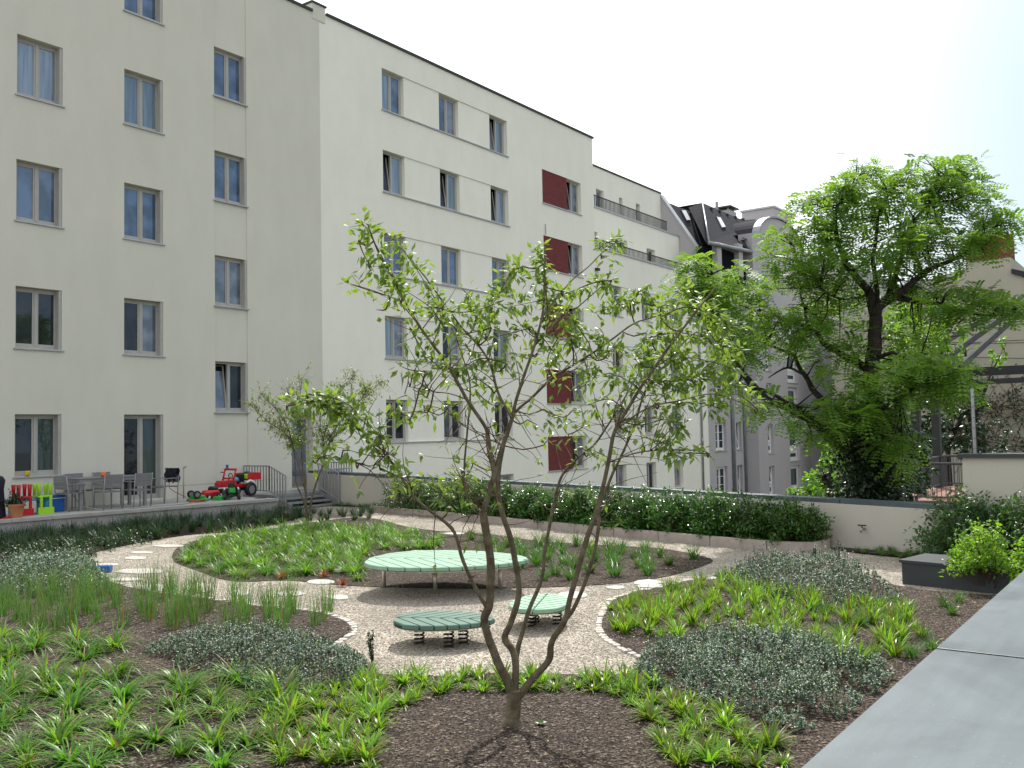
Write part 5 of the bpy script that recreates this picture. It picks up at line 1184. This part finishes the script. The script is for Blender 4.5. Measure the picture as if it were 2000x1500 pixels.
for cx, cy, rx, ry, dd, sp, cnt in lobes:
    c0 = at(cx, cy, DR+dd); nr = min(rn, key=lambda q: (q-c0).length); 
    if cx < 1710 and cy > 590: cnt = int(cnt*.85)
    elif cx < 1480: cnt = int(cnt*1.0)
    subs = []
    for _ in range(max(3, cnt//9)):
        while True:
            a, b = R.uniform(-1,1), R.uniform(-1,1)
            if a*a+b*b < 1: break
        q = at(cx+a*rx, cy+b*ry, DR+dd+R.uniform(-sp,sp)); subs.append(q)
        nn = min(rn, key=lambda w: (w-q).length); mid = nn.lerp(q,.55)+rnd_dir()*.08; tm.tube([nn, mid, q], [.022,.014,.006], 4)
    for q in subs:
        for _ in range(int(cnt/len(subs)*2.55)):
            o = rnd_dir()*R.uniform(.03,.30); o.z *= .55; p = q+o; frond(lm, p, (o.normalized()+Vector((0,0,-.15))+rnd_dir()*.5), R.uniform(.17,.30))
tm.build('trunk','bark_d',rob,smooth=True); lm.build('crown','robinia',rob)
# ivy on the trunk
iv = thing('ivy', 'dark ivy clothing the lower trunk of the robinia', 'ivy'); mb = MB()
for _ in range(7500):
    py = R.uniform(790,985); w = 62 if py > 850 else 30+ (py-790)*.5; px = 1702+R.gauss(0,.5)*w; dd = -.5+R.uniform(-.4,.5)*(w/60)
    p = at(px+(py-900)*.02, py, DR+dd); leafquad(mb, p, rnd_dir(-.2), Vector((0,0,1))+rnd_dir(), R.uniform(.06,.11), .07)
for _ in range(4500):
    a = R.uniform(0,6.28); r = .35+R.random()*.45; p = Vector((base.x+r*cos(a), base.y+r*sin(a), R.uniform(-5.5,-1.3))); leafquad(mb, p, rnd_dir(-.2), Vector((0,0,1))+rnd_dir(), R.uniform(.08,.14), .08)
mb.build('foliage','ivy',iv); mb = MB(); mb.tube([Vector((base.x-.35,base.y,-5.5)), Vector((base.x-.4,base.y+.1,-3)), at(1690,900,DR-.35)], [.04,.035,.02], 6); mb.build('stem','bark_d',iv)

def bush_tree(name, label, px, py, dist, lob, mt, gz=-5.6, r=.16, leaf=.16, cat='tree', bm='bark_d', group=None):
    t = thing(name, label, cat, group=group); b = at(px, py, dist); tm = MB(); lm = MB(); top = Vector((b.x, b.y, b.z))
    tm.tube([Vector((b.x,b.y,gz)), Vector((b.x+.1,b.y,(gz+b.z)/2)), top], [r,r*.8,r*.5], 8)
    for cx, cy, rx, ry, sp, cnt in lob:
        c0 = at(cx, cy, dist); tm.tube([top-Vector((0,0,.5)), (top+c0)/2+rnd_dir()*.2, c0], [r*.4,r*.25,.015], 5)
        for _ in range(max(3,cnt//14)):
            while True:
                a, b2, c3 = R.uniform(-1,1), R.uniform(-1,1), R.uniform(-1,1)
                if a*a+b2*b2+c3*c3 < 1: break
            q = at(cx+a*rx, cy+b2*ry, dist+c3*sp); tm.tube([c0, (q+c0)/2+rnd_dir()*.1, q], [.02,.012,.005], 4)
            for _ in range(14): leafquad(lm, q+rnd_dir()*R.uniform(0,.4)*leaf*4*.6, rnd_dir(), Vector((0,0,1))+rnd_dir()*.7, R.uniform(.7,1.2)*leaf, leaf*.62)
    tm.build('trunk',bm,t,smooth=True); lm.build('crown',mt,t); return t
bush_tree('broadleaf_tree','bright green broadleaf tree directly behind the robinia',1760,760,24,[(1800,630,60,40,1.5,420),(1840,650,50,40,1.2,360),(1760,640,50,50,1.5,330),(1790,700,70,50,1.5,430),(1860,600,20,26,.5,70)],'maple')
bush_tree('broadleaf_tree','thin light green tree in front of the beige gable',1900,800,36,[(1885,690,30,24,1,110),(1940,700,26,16,.7,90),(1960,680,10,20,.4,40),(1880,650,10,16,.4,40),(1910,760,40,20,1,120)],'maple',leaf=.17)
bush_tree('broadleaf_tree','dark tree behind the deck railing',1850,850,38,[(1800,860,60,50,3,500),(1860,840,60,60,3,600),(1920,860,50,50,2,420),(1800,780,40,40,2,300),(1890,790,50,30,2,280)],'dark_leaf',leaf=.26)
bush_tree('broadleaf_tree','bright bush beside the grey building left of the robinia trunk',1620,930,30,[(1610,930,50,36,1.5,420),(1640,880,40,40,1.5,320),(1580,960,40,20,1,160),(1650,940,40,40,1.5,260)],'maple',leaf=.17)
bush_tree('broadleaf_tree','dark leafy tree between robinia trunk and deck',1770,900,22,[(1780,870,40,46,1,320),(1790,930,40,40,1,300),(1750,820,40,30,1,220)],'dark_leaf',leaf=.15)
# creeping plant on the gable wall
t = thing('climber', 'bare grey climber on the beige gable behind the mesh fence', 'climber'); mb = MB(); lm = MB()
for _ in range(120):
    p = onx(R.uniform(1880,2060), R.uniform(770,880), 59.5); P = [p]; d = rnd_dir(.4); d.x *= .15
    for s in range(5): d = (d+rnd_dir()*.5); d.x *= .2; d.normalize(); P.append(P[-1]+d*R.uniform(.3,.6))
    mb.tube(P, .018, 3)
    for q in range(6): leafquad(lm, R.choice(P)+rnd_dir()*.2, rnd_dir(), Vector((-1,0,0)), .16, .13)
mb.build('stem','twig',t); lm.build('foliage','dark_leaf',t)

# ------------------------------------------------------------------ shrubs
def shrub(name, label, c_, rx, ry, h, n, mt, leaf, wd, z0=-1.98, group=None, cat='shrub', stems=8, stemh=0, mt2=None, up=.3):
    t = thing(name, label, cat, (c_[0],c_[1],z0), R.uniform(0,6), group); sm = MB(); lm = MB(); tips = []
    for k in range(max(stems, n//26)):
        while True:
            a, b, e = R.uniform(-1,1), R.uniform(-1,1), R.uniform(0,1)
            if a*a+b*b+(e*.9)**2 < 1 and a*a+b*b+e*e > .18: break
        q = Vector((a*rx, b*ry, stemh+e*(h-stemh)*R.uniform(.85,1.1))); tips.append(q)
        sm.tube([(a*rx*.1,b*ry*.1,0), Vector((q.x*.5,q.y*.5,q.z*.55))+rnd_dir()*.03, q], [.008,.005,.002], 4)
    for k in range(n):
        q = R.choice(tips); f = R.uniform(.6,1.08); p = Vector((q.x*f,q.y*f,q.z*R.uniform(.75,1.06)))+rnd_dir()*leaf*.9
        if p.z < .02: p.z = .02+R.random()*.05
        leafquad(lm, p, (rnd_dir(up)+Vector((q.x,q.y,0))*.4), Vector((0,0,1))+rnd_dir()*.5, leaf*R.uniform(.7,1.2), wd*R.uniform(.8,1.2), 1 if (mt2 and R.random() < .3) else 0, .1)
    sm.build('stem','twig',t); lm.build('foliage',[mt]+([mt2] if mt2 else []),t); return t
hl = [Vector((17.75,16.4)),Vector((16.9,12.6)),Vector((16.0,9.2)),Vector((15.35,6.2)),Vector((15.15,5.35))]
hc = path_pts(catmull(hl,6), .02); tot = sum((hc[i+1]-hc[i]).length for i in range(len(hc)-1)); nsh = 15; acc = 0; k = 0
for i in range(1, len(hc)):
    acc += (hc[i]-hc[i-1]).length
    if acc >= tot*k/(nsh-1)-1e-6 or i == len(hc)-1:
        if k >= nsh: break
        last = k == nsh-1; first = k == 0
        if k < 4: shrub('hedge_shrub', 'leftmost matt green shrub of the hedge' if first else 'matt green shrub in the taller left part of the hedge', hc[i], .58, .66, .84, 2300, 'yew', .075, .03, -1.9, 'matt green hedge shrubs' , up=.4)
        else: shrub('laurel_shrub', 'glossy laurel shrub at the right end of the hedge' if last else 'leftmost glossy laurel shrub next to the matt green shrubs' if k == 4 else 'glossy laurel shrub in the middle of the hedge', hc[i], .56, .62, .74+R.uniform(-.03,.04), 3200, 'laurel', .085, .036, -1.9, 'glossy laurel hedge shrubs', up=.5)
        k += 1
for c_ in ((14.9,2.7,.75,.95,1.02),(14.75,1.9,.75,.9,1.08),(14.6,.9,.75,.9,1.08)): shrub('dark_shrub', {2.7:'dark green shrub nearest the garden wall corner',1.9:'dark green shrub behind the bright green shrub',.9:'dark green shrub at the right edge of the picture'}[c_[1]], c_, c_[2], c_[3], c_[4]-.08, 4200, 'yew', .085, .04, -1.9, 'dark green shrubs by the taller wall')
for (x, y, rx, ry, h, n), lb in zip(((12.3,2.05,.50,.46,.84,2100),(12.0,1.35,.5,.5,.92,1800),(12.6,2.35,.34,.32,.62,700)), ('bright lime green shrub standing before the dark bench','bright lime green shrub cut by the right picture edge','smaller lime green shrub rising over the bench top')):
    shrub('lime_shrub', lb, (x,y), rx, ry, h, n, 'lime', .055, .034, -1.99, 'lime green shrubs at the bench', stemh=.22)

# ------------------------------------------------------------------ perennials and grasses as single clumps
def blade(mb, base, az, L, w, lean, curl, m=0, segs=4):
    d = Vector((cos(az), sin(az), 0)); s = Vector((-sin(az), cos(az), 0)); i = len(mb.v); th = lean; p = Vector(base)
    for k in range(segs+1):
        f = k/segs; ww = w*(1-f**1.6)*.5+.0006
        mb.v += [tuple(p-s*ww), tuple(p+s*ww)]
        th += curl/segs; p = p+(d*sin(th)+Vector((0,0,1))*cos(th))*L/segs
    for k in range(segs): mb.f.append((i+2*k,i+2*k+1,i+2*k+3,i+2*k+2)); mb.m.append(m)
def clump_mesh(name, n, L, w, lean, curl, rad, mats, dead=.0, segs=4):
    mb = MB()
    for _ in range(n):
        a = R.uniform(0,6.28); r = rad*R.random()**.6; az = a+R.gauss(0,.5)
        blade(mb, (r*cos(a), r*sin(a), 0), az, L*R.uniform(.55,1.1), w*R.uniform(.7,1.2), R.uniform(*lean), R.uniform(*curl), 1 if R.random() < dead else 0, segs)
    me = bpy.data.meshes.new(name); me.from_pydata(mb.v, [], mb.f)
    for k in mats: me.materials.append(M[k])
    me.polygons.foreach_set('material_index', mb.m); me.polygons.foreach_set('use_smooth', [True]*len(mb.f)); me.update(); return me
rush_m = [clump_mesh('woodrush', 88, .30, .014, (.05,1.0), (.6,1.9), .035, ['rush','dead'] if k_ < 2 else ['rush_m','dead'], .04) for k_ in range(5)]
rushb_m = [clump_mesh('woodrush_tall', 64, .36, .021, (.1,.9), (.6,2.0), .04, ['rush','dead'] if k_ < 3 else ['rush_m','dead'], .06, 5) for k_ in range(5)]
lime_m = [clump_mesh('lime_woodrush', 50, .19, .020, (.1,1.0), (.3,1.3), .03, ['rush_l','dead'], .10) for _ in range(5)]
mid_m = [clump_mesh('green_sedge', 42, .22, .014, (.0,.55), (.2,1.1), .03, ['rush_l','dead'], .06) for _ in range(4)]
reed_m = [clump_mesh('feather_reed', 42, .50, .0065, (.0,.22), (.0,.45), .10, ['reed','dead'], .05, 5) for _ in range(5)]
tuft_m = [clump_mesh('fine_tuft', 90, .19, .005, (.05,.75), (.2,.9), .035, ['tuft','dead'], .04) for _ in range(4)]
shade_m = [clump_mesh('shade_toned_grass', 80, .36, .008, (.0,.5), (.2,1.0), .06, ['shade_g','dead'], .02) for _ in range(4)]
red_m = [clump_mesh('red_sedge', 60, .20, .012, (.1,.9), (.3,1.3), .03, ['redleaf','dead'], .1) for _ in range(2)]
PLACED = []
def plant_in(polypx, meshes, name, label, cat, group, n, mind, z=-1.985, smin=.8, smax=1.15, avoid=(), P=None, force=None):
    P = P or bedpoly(polypx); xs = [p[0] for p in P]; ys = [p[1] for p in P]; mine = []; tries = 0; out = []
    while len(mine) < n and tries < n*80:
        tries += 1; q = (R.uniform(min(xs),max(xs)), R.uniform(min(ys),max(ys)))
        if not inpoly(q, P): continue
        if any((q[0]-o[0])**2+(q[1]-o[1])**2 < mind*mind for o in mine): continue
        if any((q[0]-o[0])**2+(q[1]-o[1])**2 < o[2]*o[2] for o in avoid): continue
        mine.append(q); me = R.choice(meshes); o = bpy.data.objects.new(name, me); COL.objects.link(o); s = R.uniform(smin,smax)
        o.location = (q[0],q[1],z); o.rotation_euler = (0,0,R.uniform(0,6.28)); o.scale = (s,s,s*R.uniform(.85,1.1)); tag(o, label, cat, group); out.append(o)
    return out
AV = [(5.23,3.86,.28)]
TBL = [(9.0,8.2,.42),(9.2,7.8,.7),(9.5,7.4,.55),(9.3,7.1,.3)]
# island: woodrush in the left two thirds, fine tufts on the right
plant_in([(345,1090),(400,1056),(520,1040),(600,1028),(730,1030),(790,1040),(860,1050),(850,1075),(720,1080),(700,1130),(640,1120),(560,1128),(480,1132),(400,1118)], rush_m, 'woodrush_clump', 'arching bright green woodrush clump in the island bed', 'perennial', 'woodrush clumps in the island bed', 200, .195, avoid=TBL+[(14.58,16.39,.5)], smin=.8, smax=1.2)
plant_in([(560,1120),(640,1080),(700,1075),(715,1140),(670,1138)], rush_m, 'woodrush_clump', 'arching bright green woodrush clump in the island bed', 'perennial', 'woodrush clumps in the island bed', 20, .2, avoid=TBL, smin=.7, smax=.95)
plant_in([(900,1050),(1060,1062),(1300,1078),(1370,1093),(1300,1120),(1195,1136),(1060,1140),(1010,1110)], tuft_m, 'grass_tuft', 'fine short grass tuft in the right part of the island bed', 'grass tuft', 'fine grass tufts in the island bed', 50, .34, avoid=TBL+[(9.7,7.9,.5)], smin=1.2, smax=1.7)
for (x, y), lb in zip(((634,1128),(668,1146),(550,1132)), ('red leaved sedge left of the leaf table by the pale stone','red leaved sedge at the gravel edge left of the leaf table','small reddish sedge at the front edge of the island bed')):
    q = G(x,y); o = bpy.data.objects.new('red_sedge', R.choice(red_m)); COL.objects.link(o); o.location = (q[0],q[1],-1.985); o.scale = (.8,.8,.8); tag(o, lb, 'perennial', 'red leaved sedges')
# dark reeds at the far edge of the island and the shaded bed
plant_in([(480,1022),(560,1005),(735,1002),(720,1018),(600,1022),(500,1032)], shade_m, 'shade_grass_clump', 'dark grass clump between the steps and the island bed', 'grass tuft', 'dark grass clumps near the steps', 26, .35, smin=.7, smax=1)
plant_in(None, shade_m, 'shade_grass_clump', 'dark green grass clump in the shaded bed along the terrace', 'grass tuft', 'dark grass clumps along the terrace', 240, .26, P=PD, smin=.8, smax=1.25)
plant_in(None, tuft_m, 'grass_tuft', 'low green tuft at the foot of the wall beside the steps', 'grass tuft', 'low tufts at the foot of the far wall', 60, .12, P=st_poly if False else [G(645,989),G(800,996),(17.9,17.4),(18.6,19.2)], smin=.6, smax=1)
plant_in(None, tuft_m, 'grass_tuft', 'low green tuft at the foot of the wall right of the hedge', 'grass tuft', 'low tufts at the foot of the right wall', 34, .13, P=[G(1665,1080),G(1760,1092),G(1850,1094),(15.05,2.95),(15.35,4.1)], smin=.4, smax=.8)
# left bed: reed grass row, then woodrush in front
plant_in([(180,1165),(300,1150),(640,1195),(660,1215),(600,1250),(420,1240),(60,1230),(0,1200),(40,1150)], reed_m, 'reed_grass_clump', 'upright reed grass clump in the left bed', 'ornamental grass', 'upright reed grasses in the left bed', 62, .24, smin=.75, smax=1.05)
plant_in([(-80,1270),(60,1240),(200,1262),(280,1290),(520,1330),(560,1370),(520,1430),(470,1520),(-120,1520)], rushb_m, 'woodrush_clump', 'large arching woodrush clump in the left foreground', 'perennial', 'large woodrush clumps in the left foreground', 66, .195, smin=.6, smax=1.0)
plant_in([(-40,1180),(60,1200),(120,1240),(-60,1260)], reed_m, 'reed_grass_clump', 'upright reed grass clump in the left bed', 'ornamental grass', 'upright reed grasses in the left bed', 8, .3)
# lime woodrush ring around the cherry
ring = [(540,1380),(620,1350),(700,1325),(800,1325),(900,1322),(1000,1325),(1100,1325),(1240,1320),(1290,1345),(1400,1390),(1480,1430),(1540,1500),(1300,1510),(1270,1420),(1200,1365),(1100,1352),(980,1352),(860,1362),(760,1390),(740,1440),(760,1510),(560,1510),(500,1430)]
plant_in(ring, lime_m, 'lime_woodrush_clump', 'small lime green woodrush clump around the cherry tree', 'perennial', 'lime woodrush clumps around the cherry tree', 120, .13, avoid=AV, smin=.5, smax=1.15)
# right bed
plant_in([(1190,1185),(1300,1152),(1420,1135),(1480,1140),(1600,1180),(1720,1190),(1840,1230),(1700,1320),(1500,1260),(1350,1250),(1240,1260),(1185,1225)], mid_m, 'sedge_clump', 'upright light green sedge clump in the right bed', 'perennial', 'light green sedge clumps in the right bed', 150, .13, smin=.55, smax=1.3)
plant_in([(1500,1180),(1720,1165),(1900,1170),(1850,1260),(1700,1330)], tuft_m, 'grass_tuft', 'fine grass tuft in the right bed near the bench', 'grass tuft', 'fine grass tufts in the right bed', 18, .28)
# ------------------------------------------------------------------ grey-green groundcover masses (stuff)
def groundcover(name, px, n, hmax, label, leaf=.024, mt=('euo','euo_w'), z0=-1.985, twigs=True, P=None):
    P = P or bedpoly(px); xs = [p[0] for p in P]; ys = [p[1] for p in P]; mb = MB(); k = 0; cx = sum(xs)/len(xs); cy = sum(ys)/len(ys)
    def edge(q):
        e = 9
        for i in range(len(P)):
            a = Vector(P[i]); b = Vector(P[(i+1)%len(P)]); t_ = max(0, min(1, (Vector(q)-a).dot(b-a)/((b-a).length_squared+1e-9))); e = min(e, (Vector(q)-a.lerp(b,t_)).length)
        return e
    while k < n:
        q = (R.uniform(min(xs),max(xs)), R.uniform(min(ys),max(ys)))
        if not inpoly(q, P): continue
        e = edge(q); nz = noise.noise(Vector((q[0]*2.6,q[1]*2.6,3)))
        if nz < -.28: continue
        h = hmax*min(1, .25+e*3.2)*(.72+.65*nz)
        tall = R.random() < .04
        ax = Vector((R.uniform(-.25,.25), R.uniform(-.25,.25), 1)).normalized(); hh = h*(R.uniform(1.2,1.55) if tall else R.uniform(.7,1.1)); b0 = Vector((q[0],q[1],z0)); top = b0+ax*hh
        if twigs: mb.tube([b0+ax*hh*.3, top], [.0018,.0010], 3, len(mt))
        m_ = R.choice([7,9,12])
        for j in range(m_):
            f = 1-.75*j/m_*R.uniform(.6,1); p = b0.lerp(top, f); leafquad(mb, p, rnd_dir(.35), Vector((0,0,1))+rnd_dir()*.4, leaf*R.uniform(.85,1.35), leaf*.62, 1 if R.random() < .34 else 0, .05); k += 1
    o = mb.build(name, [*mt,'twig'] if twigs else list(mt)); tag(o, label, 'ground cover', kind='stuff')
groundcover('euonymus_groundcover', [(275,1275),(380,1255),(500,1245),(620,1262),(700,1285),(735,1325),(700,1345),(640,1350),(560,1372),(460,1350),(330,1300)], 15000, .25, 'grey-green variegated ground cover in the left bed next to the gravel')
groundcover('euonymus_groundcover', [(1235,1318),(1260,1285),(1340,1262),(1480,1262),(1600,1270),(1720,1300),(1750,1330),(1640,1420),(1560,1440),(1440,1400),(1330,1360),(1270,1345)], 20000, .27, 'grey-green variegated ground cover in the right bed beside the parapet')
groundcover('euonymus_groundcover', [(1400,1128),(1500,1100),(1640,1106),(1730,1140),(1760,1170),(1690,1200),(1560,1185),(1440,1160)], 11000, .30, 'grey-green variegated ground cover at the far side of the right bed', leaf=.030)
groundcover('euonymus_groundcover', [(-40,1130),(40,1100),(170,1098),(205,1135),(230,1160),(150,1175),(20,1170)], 9000, .34, 'grey-green variegated ground cover at the left picture edge', leaf=.036)
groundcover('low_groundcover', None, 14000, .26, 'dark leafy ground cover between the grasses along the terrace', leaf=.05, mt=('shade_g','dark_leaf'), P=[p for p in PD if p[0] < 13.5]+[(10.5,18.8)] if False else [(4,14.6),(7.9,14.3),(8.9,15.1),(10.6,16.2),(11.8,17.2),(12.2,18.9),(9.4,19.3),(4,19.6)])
# upright dark shoots in the euonymus
sh = MB()
for x, y, hgt in ((1638,1120,.42),(1590,1110,.28),(728,1315,.36)):
    b = G(x,y); b0 = Vector((b[0],b[1],-1.98))
    for s in range(3):
        top = b0+Vector((R.uniform(-.05,.05),R.uniform(-.05,.05),hgt*R.uniform(.8,1.1))); sh.tube([b0,top], [.004,.002], 4, 1)
        for j in range(60): leafquad(sh, b0.lerp(top, R.uniform(.3,1)), rnd_dir(.2), Vector((0,0,1)), .03, .018)
tag(sh.build('upright_shoots',['dark_leaf','twig']), 'upright dark leafy shoots standing above the ground cover', 'plant', kind='stuff')
# fallen leaves and litter
lf = MB()
for (Pz, nn) in ((PL, 900), (GRV, 160), (PI_, 120)):
    xs = [p[0] for p in Pz]; ys = [p[1] for p in Pz]; k_ = 0
    while k_ < nn:
        q = (R.uniform(max(3, min(xs)), min(13, max(xs))), R.uniform(max(.6, min(ys)), min(15, max(ys))))
        if inpoly(q, Pz): k_ += 1; leafquad(lf, Vector((q[0], q[1], -1.975+R.uniform(0,.01))), Vector((R.uniform(-1,1), R.uniform(-1,1), .1)), Vector((0,0,1))+rnd_dir()*.4, R.uniform(.02,.05), R.uniform(.012,.026), R.choice([0,0,1,2]), .05)
tag(lf.build('fallen_leaves', ['dead','chip','tuft']), 'small dry fallen leaves scattered over the beds and gravel', 'leaf litter', kind='stuff')
# weed at the cherry foot
mb = MB()
for j in range(7): leafquad(mb, Vector((*G(1056,1420),-1.975)), Vector((cos(j*.9),sin(j*.9),.5)), Vector((0,0,1)), .05, .035)
tag(mb.build('seedling','tuft'), 'tiny pale seedling in the mulch right of the cherry trunk', 'plant')
